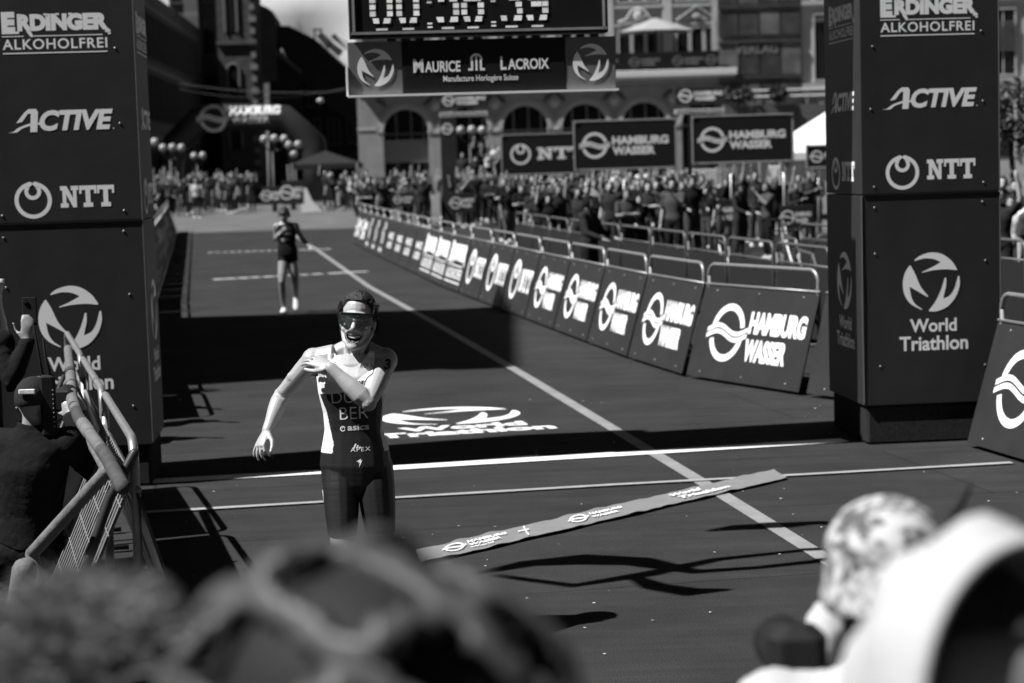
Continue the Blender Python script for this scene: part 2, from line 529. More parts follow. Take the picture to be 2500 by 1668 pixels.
DASH = mat('worn_line', 0.5, rough=0.7, spec=0.2, var=0.35, scale=12)
for (x0, y0, x1, y1, gaps) in ((507, 618, 808, 609, 12), (520, 684, 897, 664, 9)):
    A, B = gp(x0, y0), gp(x1, y1)
    for i in range(gaps):
        t0 = i / gaps * 0.72; t1 = (i + random.uniform(0.6, 0.85)) / gaps * 0.72
        strip('line_dash', subdiv([A.lerp(B, t0), A.lerp(B, t1)], 4), 0.32, 0.012, DASH, carpet, 0.25)
    strip('line_dash', subdiv([A.lerp(B, 0.74), B], 8), 0.3, 0.012, DASH, carpet, 0.1)
# the floor print behind the line
FO = gp(925, 1073); fx = (gp(1362, 1047) - FO).normalized(); fy = Vector((-fx.y, fx.x, 0))
fw = (gp(1362, 1047) - FO).length
p = Print()
three_swoosh(p, .845, 1.25, 0.64, 0.60)
p.on('floor_emblem', carpet, FO, fx, fy, PAINT, 0.005)
p = Print()
p.text('World', .25, 0.33, 1.12, 0.27, bold=0.045)
p.text('Triathlon', 0, 0.0, fw, 0.28, bold=0.045)
p.on('floor_lettering', carpet, FO, fx, fy, PAINT, 0.005)
# scraps of confetti and grit on the carpet
mb = MB()
for _ in range(170):
    y = random.uniform(7.2, 19); x = random.uniform(-0.26, 0.26) * y
    if x < -2.2 and y < 14: continue
    s = random.uniform(0.004, 0.011); a = random.uniform(0, 6)
    c = Vector((x, y, 0.007))
    mb.add([c + Vector((math.cos(a + k * 1.57) * s, math.sin(a + k * 1.57) * s * .7, random.uniform(0, .004))) for k in range(4)], [(0, 1, 2, 3)])
o = obj('paper_scraps', mb, mat('scrap_paper', 0.6, rough=0.6)); o['kind'] = 'stuff'; tag(o, 'tiny scattered white paper scraps lying on the dark carpet', 'litter')

# ================================================================== FINISH GANTRY
gantry = thing('finish_gantry', 'dark finish gantry with two printed pillars and an overhead race clock', 'gantry', (0, 0, 0))
PW, PD = 1.10, 1.10
PYAW = R(5.0)
def make_pillar(front_corner, right_side, PD=PD):
    """front_corner: the inner front corner on the ground"""
    pil = bpy.data.objects.new('pillar', None); col.objects.link(pil); pil.parent = gantry
    ux = Vector((math.cos(PYAW), math.sin(PYAW), 0))
    org = front_corner if right_side else front_corner - ux * PW
    pil.location = org; pil.rotation_euler.z = PYAW
    for k, (z0, z1) in enumerate(((0.31, 1.955), (1.962, 4.0), (4.007, 5.6))):
        mb = MB(); mb.bevbox((PW / 2, PD / 2, (z0 + z1) / 2), (PW, PD, z1 - z0), 0.006)
        obj('panel', mb, NAVY, pil)
    mb = MB(); mb.bevbox((PW / 2, PD / 2, 0.155), (PW - 0.05, PD - 0.05, 0.31), 0.02)
    obj('base_skirt', mb, SKIRT, pil)
    mb = MB()
    mb.tube([(0.0, 0.0, .33), (-.004, -.004, 1.1), (0.0, 0.0, 1.95)], 0.006, 6); mb.tube([(PW, 0, .33), (PW, 0, 5.5)], 0.005, 6)
    obj('corner_trim', mb, mat('corner_edge', 0.09, rough=0.5), pil)
    mb = MB(); mb.box((PW / 2, -0.002, 1.9585), (PW - .02, 0.012, 0.012)); obj('panel_joint', mb, BLACK, pil)
    for (u, z) in ((.1, 2.02), (.97, 2.03), (.1, 1.86), (.96, 1.88), (.1, 1.5), (.98, 1.42), (.13, .62), (.97, .6), (.08, 2.62), (.97, 2.66), (.1, 3.1), (.96, 3.2)):
        mb = MB(); mb.ell((u, -0.002, z), (.009, .005, .009), 8); obj('bolt', mb, STEEL, pil, True)
    for face in (0, 1):
        if face == 0:
            O, ux_, k = Vector((0, 0, 0)), Vector((1, 0, 0)), 1.0
        else:
            O, ux_, k = (Vector((0, PD, 0)), Vector((0, -1, 0)), 1.0) if right_side else (Vector((PW, 0, 0)), Vector((0, 1, 0)), 1.0)
        uz = Vector((0, 0, 1))
        p = Print(); beer_mark(p, .165, 3.175, .765, .30); p.on('beer_lettering', pil, O, ux_, uz, lift=.0012)
        p = Print(); active_mark(p, .17, 2.615, .76, .165); p.on('active_lettering', pil, O, ux_, uz, lift=.0012)
        p = Print(); loop_ring(p, .325, 2.125, .133); p.on('ring_emblem', pil, O, ux_, uz, lift=.0012)
        p = Print(); slab_word(p, .52, 2.065, .385, .155); p.on('slab_lettering', pil, O, ux_, uz, lift=.0012)
        p = Print(); three_swoosh(p, .545, 1.265, .228); p.on('swoosh_emblem', pil, O, ux_, uz, lift=.0012)
        p = Print(); p.text('World', .37, .875, .375, .105, bold=.025); p.text('Triathlon', .285, .73, .55, .115, bold=.025); p.on('triathlon_lettering', pil, O, ux_, uz, lift=.0012)
    return pil
PR = gp(2112, 1088); PL = gp(397, 1190)
PL = gp(379, 1187)
pr = make_pillar(PR, True); pl_ = make_pillar(PL, False, .92)
# overhead beam
LX = (gp(2062, 1077) - gp(955, 1145)).normalized(); LY = Vector((-LX.y, LX.x, 0))
bA = gp(955, 1145) + LX * (PL.x + .10 - gp(955, 1145).x) / LX.x; bB = bA + LX * ((PR.x + .9 - bA.x) / LX.x)
bc = (bA + bB) / 2 + LY * 0.23
bl = (bB - bA).length
mb = MB(); mb.bevbox((bc.x, bc.y, 4.75), (bl, 0.82, 1.7), 0.01, math.atan2(LX.y, LX.x))
obj('crossbeam', mb, NAVY, gantry)
# race clock and sponsor board hang in the middle
CO = dp(853, 232, 14.63)
cu = (dp(1505, 214, 14.84) - CO); cw = cu.length; cu.normalize()
cyaw = math.atan2(cu.y, cu.x)
def hang(name):
    e = bpy.data.objects.new(name, None); col.objects.link(e); e.parent = gantry
    e.location = CO; e.rotation_euler.z = cyaw; return e
bh = 0.385
board = hang('sponsor_board')
mb = MB(); mb.bevbox((cw * .2 / 2 - .0, .05, bh / 2), (cw * .20, .09, bh), .004)
obj('emblem_panel', mb, mat('grey_panel', 0.16, rough=.6, spec=.2), board)
mb = MB(); mb.bevbox((cw * .905, .05, bh / 2), (cw * .19, .09, bh), .004); obj('emblem_panel', mb, mat('grey_panel', 0.16), board)
mb = MB(); mb.bevbox((cw * .505, .045, bh / 2), (cw * .606, .09, bh + .006), .004); obj('board_panel', mb, BLACK, board)
mb = MB(); mb.box((cw * .5, .02, -.012), (cw + .02, .14, .016)); mb.box((-.012, .03, .1), (.014, .1, .22)); obj('edge_strip', mb, WHITE, board)
uz = Vector((0, 0, 1)); ux_ = Vector((1, 0, 0))
for u in (.10, .905):
    p = Print(); three_swoosh(p, cw * u, .195, .135); p.on('swoosh_emblem', board, (0, .004, 0), ux_, uz, lift=.004)
p = Print()
p.text('M', cw * .24, .15, .075, .10, bold=.03); p.text('AURICE', cw * .24 + .085, .15, .265, .082, bold=.028)
p.on('maker_lettering', board, (0, .0, 0), ux_, uz, lift=.004); p = Print()
p.text('L', cw * .565, .155, .045, .10, bold=.03); p.text('ACROIX', cw * .565 + .055, .155, .31, .082, bold=.028)
p.on('maker_lettering', board, (0, .0, 0), ux_, uz, lift=.004)
p = Print()
for k in range(3):
    x = cw * .475 + (k - 1) * .033
    p.rect(x - .008, .155, .016, .085 + (.02 if k == 1 else 0))
p.arc(cw * .475, .235, .030, .046, 0, 180); p.rect(cw * .475 - .062, .155, .03, .018); p.rect(cw * .475 + .032, .155, .03, .018)
p.on('maker_emblem', board, (0, .0, 0), ux_, uz, lift=.004)
p = Print(); p.text('Manufacture Horlog\u00e8re Suisse', cw * .35, .065, .56, .058, bold=.01); p.on('maker_lettering', board, (0, .0, 0), ux_, uz, lift=.004)
# clock
clock = hang('race_clock')
x0, x1, z0, z1 = .02, cw - .055, bh + .03, 1.62
mb = MB(); mb.bevbox(((x0 + x1) / 2, .075, (z0 + z1) / 2), (x1 - x0, .2, z1 - z0), .004); obj('clock_housing', mb, BLACK, clock)
mb = MB()
for c, d in ((((x0 + x1) / 2, -.028, z0 + .03), (x1 - x0 - .02, .02, .018)), ((x0 + .03, -.028, (z0 + z1) / 2), (.018, .02, z1 - z0 - .04)), ((x1 - .03, -.028, (z0 + z1) / 2), (.018, .02, z1 - z0 - .04))):
    mb.box(c, d)
obj('clock_frame', mb, mat('clock_trim', .30, rough=.4, spec=.4), clock)
LED = mat('led_rows', .3, rough=.5, emit=0.30, var=.05)
ln, ll = LED.node_tree.nodes, LED.node_tree.links
tc = ln.new('ShaderNodeTexCoord'); ck = ln.new('ShaderNodeTexVoronoi'); ck.inputs['Scale'].default_value = 75; ck.inputs['Randomness'].default_value = 0.0
rr = ln.new('ShaderNodeMapRange'); rr.inputs['From Min'].default_value, rr.inputs['From Max'].default_value = .3, .5; rr.inputs['To Min'].default_value, rr.inputs['To Max'].default_value = .62, .1
ll.new(tc.outputs['Object'], ck.inputs['Vector']); ll.new(ck.outputs['Distance'], rr.inputs['Value']); ll.new(rr.outputs[0], ln['Principled BSDF'].inputs['Emission Strength'])
GL = {   # nine rows, top to bottom: lit spans in tenths of the digit width
    '0': [[(2.5, 7.5)], [(1, 3.8), (6.2, 9)], [(0, 2.5), (7.5, 10)], [(0, 2.5), (7.5, 10)], [(0, 2.5), (7.5, 10)], [(0, 2.5), (7.5, 10)], [(0, 2.5), (7.5, 10)], [(1, 3.8), (6.2, 9)], [(2.5, 7.5)]],
    '5': [[(1, 9)], [(1, 9)], [(1, 3.4)], [(1, 7.5)], [(1, 3.6), (6, 9.3)], [(7.5, 10)], [(7.5, 10)], [(0, 3.2), (6.4, 9.6)], [(2.2, 7.6)]],
    '8': [[(2.5, 7.5)], [(1, 3.6), (6.4, 9)], [(1, 3.4), (6.6, 9)], [(2, 8)], [(1.2, 8.8)], [(0, 2.6), (7.4, 10)], [(0, 2.6), (7.4, 10)], [(.8, 3.6), (6.4, 9.2)], [(2.5, 7.5)]],
    '3': [[(1, 9)], [(6, 9)], [(5, 8)], [(4, 7)], [(4, 8.8)], [(7, 9.6)], [(7.5, 10)], [(0, 2.8), (6.4, 9.6)], [(2.2, 7.6)]],
    '9': [[(2.5, 7.5)], [(1, 3.6), (6.4, 9)], [(0, 2.6), (7.4, 10)], [(0, 2.6), (7.4, 10)], [(.8, 3.4), (7.2, 10)], [(2.5, 7), (7.4, 10)], [(7.4, 10)], [(.2, 3.2), (6.4, 9.4)], [(2.4, 7.6)]]}
zb = z0 + .050; rh = .050
xs = {0: .175, 1: .375, 2: .675, 3: .865, 4: 1.16, 5: 1.355}
for k, ch in enumerate('005839'):
    p = Print()
    for r_, row in enumerate(GL[ch]):
        zz = zb + (8 - r_) * rh
        hh = .013 if r_ == 8 else .037
        for a, b in row:
            a, b = a * .0168, b * .0168
            sl = .02 if (r_ == 7 and a < .08) else (-.02 if r_ == 7 else 0)
            p._put([(xs[k] * cw / 2.04 * 1.0 + a + sl * .5, zz), (xs[k] * cw / 2.04 + b + sl * .2, zz), (xs[k] * cw / 2.04 + b, zz + hh), (xs[k] * cw / 2.04 + a, zz + hh)], [(0, 1, 2, 3)])
    p.on('clock_digit', clock, (0, -.026, 0), ux_, uz, LED)
for u in (.605, 1.09):
    p = Print()
    for zz in (zb + .01, zb + .036, zb + .19, zb + .216):
        p.rect(u * cw / 2.04, zz, .036, .011)
    p.on('clock_colon', clock, (0, -.026, 0), ux_, uz, LED)

# ================================================================== BARRIERS
def barrier_body(name, label, group, panel=True, rails=3):
    L = 2.02
    t = thing(name, label, 'barrier', group=group)
    mb = MB()
    if panel:
        up = Vector((0, .27, .93))
        a = Vector((.01, -.27, .035)); b = Vector((L - .01, -.27, .035))
        n_ = Vector((0, .96, -.28)) * .014
        V = [a, b, b + up, a + up]; V += [q + n_ for q in V]
        mb.add(V, [(0, 1, 2, 3), (7, 6, 5, 4), (0, 4, 5, 1), (1, 5, 6, 2), (2, 6, 7, 3), (3, 7, 4, 0)])
        obj('panel', mb, NAVY, t)
        mb = MB(); mb.tube([a + up * 1.005 + Vector((0, 0, .004)), b + up * 1.005 + Vector((0, 0, .004))], .014, 6); obj('panel_rail', mb, STEEL, t, True)
        for u in (.12, .5, .88):
            for zz in (.06, .94):
                q = a + Vector((u * (L - .02), 0, 0)) + up * zz
                mb = MB(); mb.ell(q, (.012, .01, .012), 6); obj('rivet', mb, STEEL, t, True)
    mb = MB()
    def arcp(cx, cz, r, a0, a1, n=5):
        return [(cx + r * math.cos(R(a0 + (a1 - a0) * i / n)), .01, cz + r * math.sin(R(a0 + (a1 - a0) * i / n))) for i in range(n + 1)]
    path = [(.05, .02, .05), (.05, .01, 1.06)] + arcp(.17, 1.06, .12, 180, 90) + arcp(L - .17, 1.06, .12, 90, 0) + [(L - .05, .01, 1.06), (L - .05, .02, .05)]
    mb.tube(path, .02, 8); obj('frame', mb, STEEL, t, True)
    for x in (.3, L - .3):
        mb = MB(); mb.tube([(x, .05, .9), (x, .45, .03), (x, -.2, .03)], .016, 6); obj('leg', mb, DARKM, t, True)
    if not panel:
        for zz in (.25, .95):
            mb = MB(); mb.tube([(.05, .02, zz), (L - .05, .02, zz)], .014, 6); obj('rail', mb, STEEL, t, True)
        mb = MB(); mb.box((L / 2, .0, .50), (L - .12, .012, .86)); obj('cloth_panel', mb, mat('black_scrim', .012, rough=.9), t)
    return t, Vector((.01, -.27, .035)), Vector((0, .27, .93))
PROTO = {}
def printed_barrier(kind):
    if kind in PROTO:
        return PROTO[kind]
    t, a, up = barrier_body('crowd_barrier', '', 'printed barriers lining the finish straight')
    ux, p = Vector((1, 0, 0)), Print()
    if kind == 'wave':
        wave_ring(p, .58, .49, .30); p.on('ring_emblem', t, a, ux, up)
        p = Print(); p.text('HAMBURG', .95, .50, .96, .23, bold=.055); p.text('WASSER', .95, .22, .72, .23, bold=.055); p.on('lettering', t, a, ux, up)
    elif kind == 'loop':
        loop_ring(p, .62, .5, .31); p.on('ring_emblem', t, a, ux, up)
        p = Print(); slab_word(p, 1.06, .34, .82, .34); p.on('lettering', t, a, ux, up)
    elif kind == 'beer':
        beer_mark(p, .1, .12, 1.8, .76); p.on('lettering', t, a, ux, up)
    elif kind == 'maker':
        p.text('MAURICE', .5, .5, 1.1, .16, bold=.02); p.text('LACROIX', .5, .28, 1.1, .16, bold=.02); p.on('lettering', t, a, ux, up)
    elif kind == 'swoosh':
        three_swoosh(p, 1.0, .58, .28); p.on('swoosh_emblem', t, a, ux, up)
        p = Print(); p.text('World Triathlon', .55, .1, .9, .12, bold=.02); p.on('lettering', t, a, ux, up)
    PROTO[kind] = [t, False]
    return PROTO[kind]
def place_barrier(kind, far, near, label):
    e = printed_barrier(kind)
    d = near - far
    rz = math.atan2(d.y, d.x)
    loc = (far.x, far.y, rise(far.y))
    if not e[1]:
        e[1] = True
        e[0].location = loc; e[0].rotation_euler.z = rz; e[0]['label'] = label
        return e[0]
    return copy_tree(e[0], loc, rz, label)
def walk(pts, step):
    out, P = [pts[0].copy()], [q.copy() for q in pts]
    i, cur = 1, P[0].copy()
    rem = step
    while i < len(P):
        d = (P[i] - cur).length
        if d >= rem:
            cur = cur + (P[i] - cur).normalized() * rem; out.append(cur.copy()); rem = step
        else:
            rem -= d; cur = P[i].copy(); i += 1
    return out
ORD = ['nearest', 'second', 'third', 'fourth', 'fifth', 'sixth', 'seventh', 'eighth', 'ninth', 'tenth', 'eleventh', 'twelfth', 'thirteenth', 'fourteenth', 'fifteenth', 'sixteenth', 'seventeenth', 'eighteenth', 'nineteenth', 'twentieth', 'twenty-first', 'twenty-second', 'twenty-third', 'twenty-fourth', 'twenty-fifth', 'twenty-sixth', 'twenty-seventh', 'twenty-eighth', 'twenty-ninth', 'thirtieth']
WHAT = {'wave': 'wave ring and two-line name', 'loop': 'loop ring and slab letters', 'beer': 'tall serif lettering', 'maker': 'small two-line lettering', 'swoosh': 'swoosh emblem'}
# the panel foot sits on these points; the barrier's own base line is 0.27 m behind it
def off(P, k):
    out = []
    for i, q in enumerate(P):
        t = (P[min(i + 1, len(P) - 1)] - P[max(i - 1, 0)]).normalized()
        out.append(q + Vector((t.y, -t.x, 0)) * k)
    return out
right_line = off([gp(1957, 968), gp(1681, 926), gp(1540, 881), gp(1400, 828), gp(1240, 765), gp(1080, 703), gp(950, 640), gp(850, 590)], 0.27)
st = walk(right_line, 2.06)
kinds = ['wave'] * 5 + ['loop'] * 3 + ['beer'] * 3 + ['maker'] * 4 + ['swoosh'] * 3 + ['wave'] * 12
for i in range(min(len(st) - 1, 24)):
    place_barrier(kinds[i], st[i + 1], st[i], '%s barrier behind the right pillar, printed with %s' % (ORD[i], WHAT[kinds[i]]))
dn = (st[0] - st[1]).normalized()
dn = Vector((dn.x * 1.25, dn.y, 0)).normalized()
place_barrier('swoosh', st[0] + dn * .04, st[0] + dn * 2.06, 'barrier end tucked behind the right pillar, only a plain dark strip showing')
# the two end barriers beside the right pillar
rb = gp(2357, 1091)
rd = Vector((0.22, -1.0, 0)).normalized()
for k in range(2):
    a = rb + rd * (k * 2.05) + Vector((.27, .05, 0))
    place_barrier('wave', a, a + rd * 2.02, ['slanted barrier with wave ring at the right edge, against the right pillar', 'slanted wave ring barrier at the right edge, nearer than its neighbour'][k])
# left hand row, behind the left pillar
ll_ = off([Vector((-12.3, 73, 0)), Vector((-11.2, 66, 0)), gp(380, 742), Vector((-4.15, 22.0, 0)), Vector((-3.2, 17.3, 0))], 0.27)
sl = walk(ll_, 2.06)
lk = ['maker', 'swoosh', 'beer', 'loop', 'wave', 'beer']
for i in range(len(sl) - 1):
    k = lk[(i // 2) % 6]
    if sl[i].y > 75:
        continue
    place_barrier(k, sl[i + 1], sl[i], '%s barrier in the left row counted from the far end, %s' % (ORD[i] if i else 'farthest', WHAT[k]))

# plain steel barriers inside the transition area
_ST = STEEL; STEEL = mat('dull_steel', .13, rough=.5, spec=.4, metal=.4)
pt, _, _ = barrier_body('steel_barrier', '', 'plain steel barriers of the transition area', panel=False)
STEEL = _ST
rows = [off(right_line[1:], 2.2), off(right_line[2:], 4.6)]
cnt = 0
for ri, rw in enumerate(rows):
    ss = walk(rw, 2.08)
    for i in range(min(len(ss) - 1, (11, 4)[ri])):
        lab = '%s plain steel barrier in the %s row behind the printed barriers' % (ORD[i], ['front', 'back'][ri])
        d = ss[i] - ss[i + 1]
        rz = math.atan2(d.y, d.x); loc = (ss[i + 1].x, ss[i + 1].y, 0)
        if cnt == 0:
            pt.location = loc; pt.rotation_euler.z = rz; pt['label'] = lab
        else:
            copy_tree(pt, loc, rz, lab)
        cnt += 1

# ================================================================== FINISH TAPE ON THE GROUND
ta, tb_ = gp(1020, 1366), gp(1905, 1162)
tx = (tb_ - ta).normalized(); ty = Vector((-tx.y, tx.x, 0)); tl = (tb_ - ta).length
ft = thing('finish_tape', 'crumpled grey finish tape with white print lying across the carpet', 'finish tape', (0, 0, 0))
N, Mw = 150, 7
tw = 0.30
def tape_pt(u, v):
    x = u * tl; e = abs(v - .5) * 2
    z = 0.012 + 0.010 * (0.5 + 0.5 * noise.noise(Vector((x * 3.0, v * 1.2, 3)))) + 0.012 * e ** 3 * max(0.0, noise.noise(Vector((x * 7.0, v * 2, 5))) + .25)
    y = (v - .5) * tw * (1 - .04 * math.sin(x * 9)) + 0.010 * noise.noise(Vector((x * 2.2, v, 1)))
    if v < .2 or v > .85: y += 0.007 * noise.noise(Vector((x * 6, 0, 7))) + .003 * noise.noise(Vector((x * 23, 0, 2)))
    sl_ = (v - .5) * 0.25
    return ta + tx * (x + sl_) + ty * y + Vector((0, 0, z))
mb = MB()
mb.add([tape_pt(i / N, j / Mw) for i in range(N + 1) for j in range(Mw + 1)], [(i * (Mw + 1) + j, (i + 1) * (Mw + 1) + j, (i + 1) * (Mw + 1) + j + 1, i * (Mw + 1) + j + 1) for i in range(N) for j in range(Mw)])
obj('ribbon', mb, mat('grey_ribbon', .22, rough=.45, spec=.4, var=.12), ft, True)
def tape_print(name, pr):
    me = bpy.data.meshes.new(name)
    bmx = bmesh.new()
    vs_ = [bmx.verts.new((a, b, 0)) for a, b, c in pr.v]
    for f in pr.f:
        try: bmx.faces.new([vs_[i] for i in f])
        except ValueError: pass
    bmesh.ops.subdivide_edges(bmx, edges=[e for e in bmx.edges if e.calc_length() > .03], cuts=2)
    for v in bmx.verts:
        q = tape_pt(v.co.x / tl, min(max(v.co.y / tw, 0), 1)); v.co = q + Vector((0, 0, .009))
    bmx.to_mesh(me); bmx.free()
    link(name, me, PAINT, ft)
p = Print(); wave_ring(p, .30 * 1, .15, .085); p.text('HAMBURG', .42, .17, .34, .05, .04); p.text('WASSER', .42, .10, .28, .05, .04); p.text('World', .42, .05, .2, .03, .03); tape_print('tape_print', p)
p = Print(); p.rect(.92, .02, .012, .24); p.rect(.86, .16, .10, .02); tape_print('tape_print', p)
p = Print(); wave_ring(p, 1.42, .15, .085); p.text('HAMBURG', 1.54, .17, .32, .05, .04); p.text('WASSER', 1.54, .09, .26, .05, .04); tape_print('tape_print', p)
p = Print(); p.text('World', 2.35, .16, .34, .07, .05); p.text('Triathlon', 2.42, .06, .55, .07, .05); tape_print('tape_print', p)

# ================================================================== FRAMED SIGNS ON POSTS
def framed_sign(px0, py0, px1, py1, d, kind, label, yaw=R(3), posts=(.35, .75), foot=0.0):
    a, b = dp(px0, py1, d), dp(px1, py0, d)
    w, h = b.x - a.x, b.z - a.z - (b.x - a.x) * 0.0
    t = thing('framed_sign', label, 'sign', (a.x, a.y, 0), yaw, 'framed signs raised over the barriers')
    z0 = a.z
    mb = MB(); mb.bevbox((w / 2, 0, z0 + h / 2), (w - .08, .03, h - .08), .004); obj('board', mb, mat('sign_board', .016, rough=.6, spec=.15), t)
    for c, dd in (((w / 2, 0, z0 + .02), (w, .05, .04)), ((w / 2, 0, z0 + h - .02), (w, .05, .04)), ((.02, 0, z0 + h / 2), (.04, .05, h - .082)), ((w - .02, 0, z0 + h / 2), (.04, .05, h - .082))):
        mb = MB(); mb.bevbox(c, dd, .006); obj('frame_bar', mb, ALU, t)
    for u in posts:
        mb = MB(); mb.tube([(w * u, .05, 0), (w * u, .05, z0 + .1)], .025, 8); obj('post', mb, ALU, t, True)
        mb = MB(); mb.bevbox((w * u, .05, .02), (.3, .3, .04), .004); obj('foot_plate', mb, DARKM, t)
    for u in (.03, .97):
        for v in (.03, .97):
            mb = MB(); mb.box((w * u, -.03, z0 + h * v), (.06, .02, .05)); obj('clamp', mb, STEEL, t)
    p = Print()
    if kind == 'wave':
        wave_mark(p, w * .06, h * .24, h * .52, w * .86)
    else:
        loop_mark(p, w * .10, h * .26, h * .50, w * .82)
    p.on('lettering', t, (0, -.016, z0), (1, 0, 0), (0, 0, 1), mat('sign_print', .8, rough=.6))
    return t
framed_sign(1225, 322, 1445, 430, 60, 'loop', 'framed sign with loop ring and slab letters, half hidden by its neighbour', R(2), (.32, .92))
framed_sign(1402, 288, 1652, 418, 48, 'wave', 'framed wave ring sign in the middle of the three raised signs', R(2), (.34, .48))
framed_sign(1690, 276, 1938, 402, 47, 'wave', 'framed wave ring sign nearest to the right pillar', R(2), (.38, .9))
framed_sign(1968, 350, 2120, 412, 50, 'wave', 'small framed sign mostly hidden behind the right pillar', R(2), (.2, .8))

# ================================================================== PEOPLE
def V3(*a):
    return Vector(a)
def remesh(mb, voxel, smooth=4, fac=0.5):
    me = mb.mesh('tmp')
    o = bpy.data.objects.new('tmp', me); col.objects.link(o)
    m = o.modifiers.new('r', 'REMESH'); m.mode = 'VOXEL'; m.voxel_size = voxel; m.adaptivity = 0
    if smooth:
        s = o.modifiers.new('s', 'SMOOTH'); s.factor = fac; s.iterations = smooth
    bpy.context.view_layer.update()
    out = bpy.data.meshes.new_from_object(o.evaluated_get(bpy.context.evaluated_depsgraph_get()))
    bpy.data.objects.remove(o); bpy.data.meshes.remove(me)
    return out
def mesh_arrays(me):
    n = len(me.vertices); V = np.empty(n * 3); me.vertices.foreach_get('co', V); V = V.reshape(-1, 3)
    N = np.empty(n * 3); me.vertices.foreach_get('normal', N); N = N.reshape(-1, 3)
    F = [tuple(p.vertices) for p in me.polygons]
    C = np.empty(len(F) * 3); me.polygons.foreach_get('center', C)
    return V, N, F, C.reshape(-1, 3)
def seg_dist(P, a, b):
    a, b = np.array(a), np.array(b); d = b - a
    t = np.clip(((P - a) @ d) / max(d @ d, 1e-9), 0, 1)
    return np.linalg.norm(P - (a + t[:, None] * d), axis=1)
def extract(me, mask, offset, name, rough=0.0, mids=None):
    V, N, F, C = mesh_arrays(me)
    fs = [F[i] for i in np.nonzero(mask)[0]]
    used = sorted({i for f in fs for i in f}); mp = {v: k for k, v in enumerate(used)}
    out = []
    for i in used:
        o = offset
        if rough:
            o += rough * (noise.noise(Vector(V[i]) * 45) + 0.6 * noise.noise(Vector(V[i]) * 110))
        out.append(tuple(V[i] + N[i] * o))
    nf = [tuple(mp[i] for i in f) for f in fs]
    cnt = {}
    for f in nf:
        for a, b in zip(f, f[1:] + f[:1]):
            k = (min(a, b), max(a, b)); cnt[k] = cnt.get(k, 0) + 1
    nb = {}
    for (a, b), c in cnt.items():
        if c == 1:
            nb.setdefault(a, []).append(b); nb.setdefault(b, []).append(a)
    O_ = [np.array(q) for q in out]
    for _ in range(8):              # even out the cut edge
        new = {v: O_[v] * .4 + .6 * sum(O_[w] for w in ws) / len(ws) for v, ws in nb.items() if len(ws) == 2}
        for v, q in new.items(): O_[v] = q
    out = [tuple(q) for q in O_]
    m2 = bpy.data.meshes.new(name)
    m2.from_pydata(out, [], nf)
    if mids is not None:
        m2.polygons.foreach_set('material_index', [int(mids[i]) for i in np.nonzero(mask)[0]])
    m2.update()
    return m2

def torso_rings(mb, spine, yaw=0.0):
    """spine: list of (centre, half width, half depth)"""
    rings = []; n = 20
    rt = Vector((math.cos(yaw), math.sin(yaw), 0)); fw = Vector((math.sin(yaw), -math.cos(yaw), 0))
    for c, a, b in spine:
        c = Vector(c); rg = []
        for j in range(n):
            q = 2 * math.pi * j / n
            cx, sy = math.cos(q), math.sin(q)
            k = 1 / (abs(cx) ** 2.4 + abs(sy) ** 2.4) ** (1 / 2.4)
            rg.append(c + rt * (a * cx * k) - fw * (b * sy * k))
        rings.append(rg)
    mb.loft(rings)
def limb(mb, a, b, c, ra, rb, rc, rm1=None, rm2=None):
    a, b, c = Vector(a), Vector(b), Vector(c)
    rm1 = rm1 or (ra + rb) / 2 * 1.02; rm2 = rm2 or (rb + rc) / 2 * 1.12
    mb.tube([a, a.lerp(b, .35), a.lerp(b, .7), b, b.lerp(c, .3), b.lerp(c, .65), c], [ra, rm1 * 1.05, rm1 * .95, rb, rm2 * 1.05, rm2 * .92, rc], 12, ends=True)
def finger(mb, base, d, nrm, L, r, curl):
    """three bones, each turned by curl towards the palm (-nrm)"""
    pts = [Vector(base)]; d = Vector(d).normalized(); nrm = Vector(nrm).normalized()
    ax = d.cross(nrm).normalized()
    cur = d
    for k, f in enumerate((.45, .31, .24)):
        cur = Matrix.Rotation(-curl[k], 3, ax) @ cur
        pts.append(pts[-1] + cur * L * f)
    mb.tube(pts, [r, r * .95, r * .88, r * .75], 8, ends=True)
def hand(mb, wrist, d, nrm, thumb, size=1.0, curl=(.3, .35, .25), spread=.07, thumb_out=.7, curls=None):
    """wrist -> fingers along d; nrm = back of the hand; thumb = +1/-1 side along d x nrm"""
    w = Vector(wrist); d = Vector(d).normalized(); nrm = Vector(nrm); nrm = (nrm - d * nrm.dot(d)).normalized()
    s = d.cross(nrm).normalized() * thumb; k = size
    rings = []
    for t, hw, ht in ((-.01, .024, .019), (.02, .028, .018), (.05, .037, .016), (.085, .040, .013), (.094, .035, .009)):
        rings.append([w + d * t * k + (s * math.cos(q) * hw + nrm * math.sin(q) * ht) * k for q in [2 * math.pi * j / 12 for j in range(12)]])
    mb.loft(rings)
    for i, (off_, L) in enumerate(((.030, .070), (.0105, .078), (-.0095, .072), (-.029, .056))):
        dd = (d + s * (off_ / .03) * spread)
        finger(mb, w + (d * (.086 - abs(i - 1.2) * .004) + s * off_) * k, dd, nrm, L * k, .0082 * k, (curls[i] if curls else curl))
    tb = w + (d * .025 + s * .030 - nrm * .006) * k
    td = (d * (1 - thumb_out * .5) + s * thumb_out - nrm * .35).normalized()
    mid = tb + td * .040 * k; m2 = mid + (td * .6 + d * .6).normalized() * .032 * k; m3 = m2 + (td * .3 + d * .9).normalized() * .024 * k
    mb.tube([tb - td * .01 * k, mid, m2, m3], [.013 * k, .011 * k, .0095 * k, .008 * k], 8, ends=True)
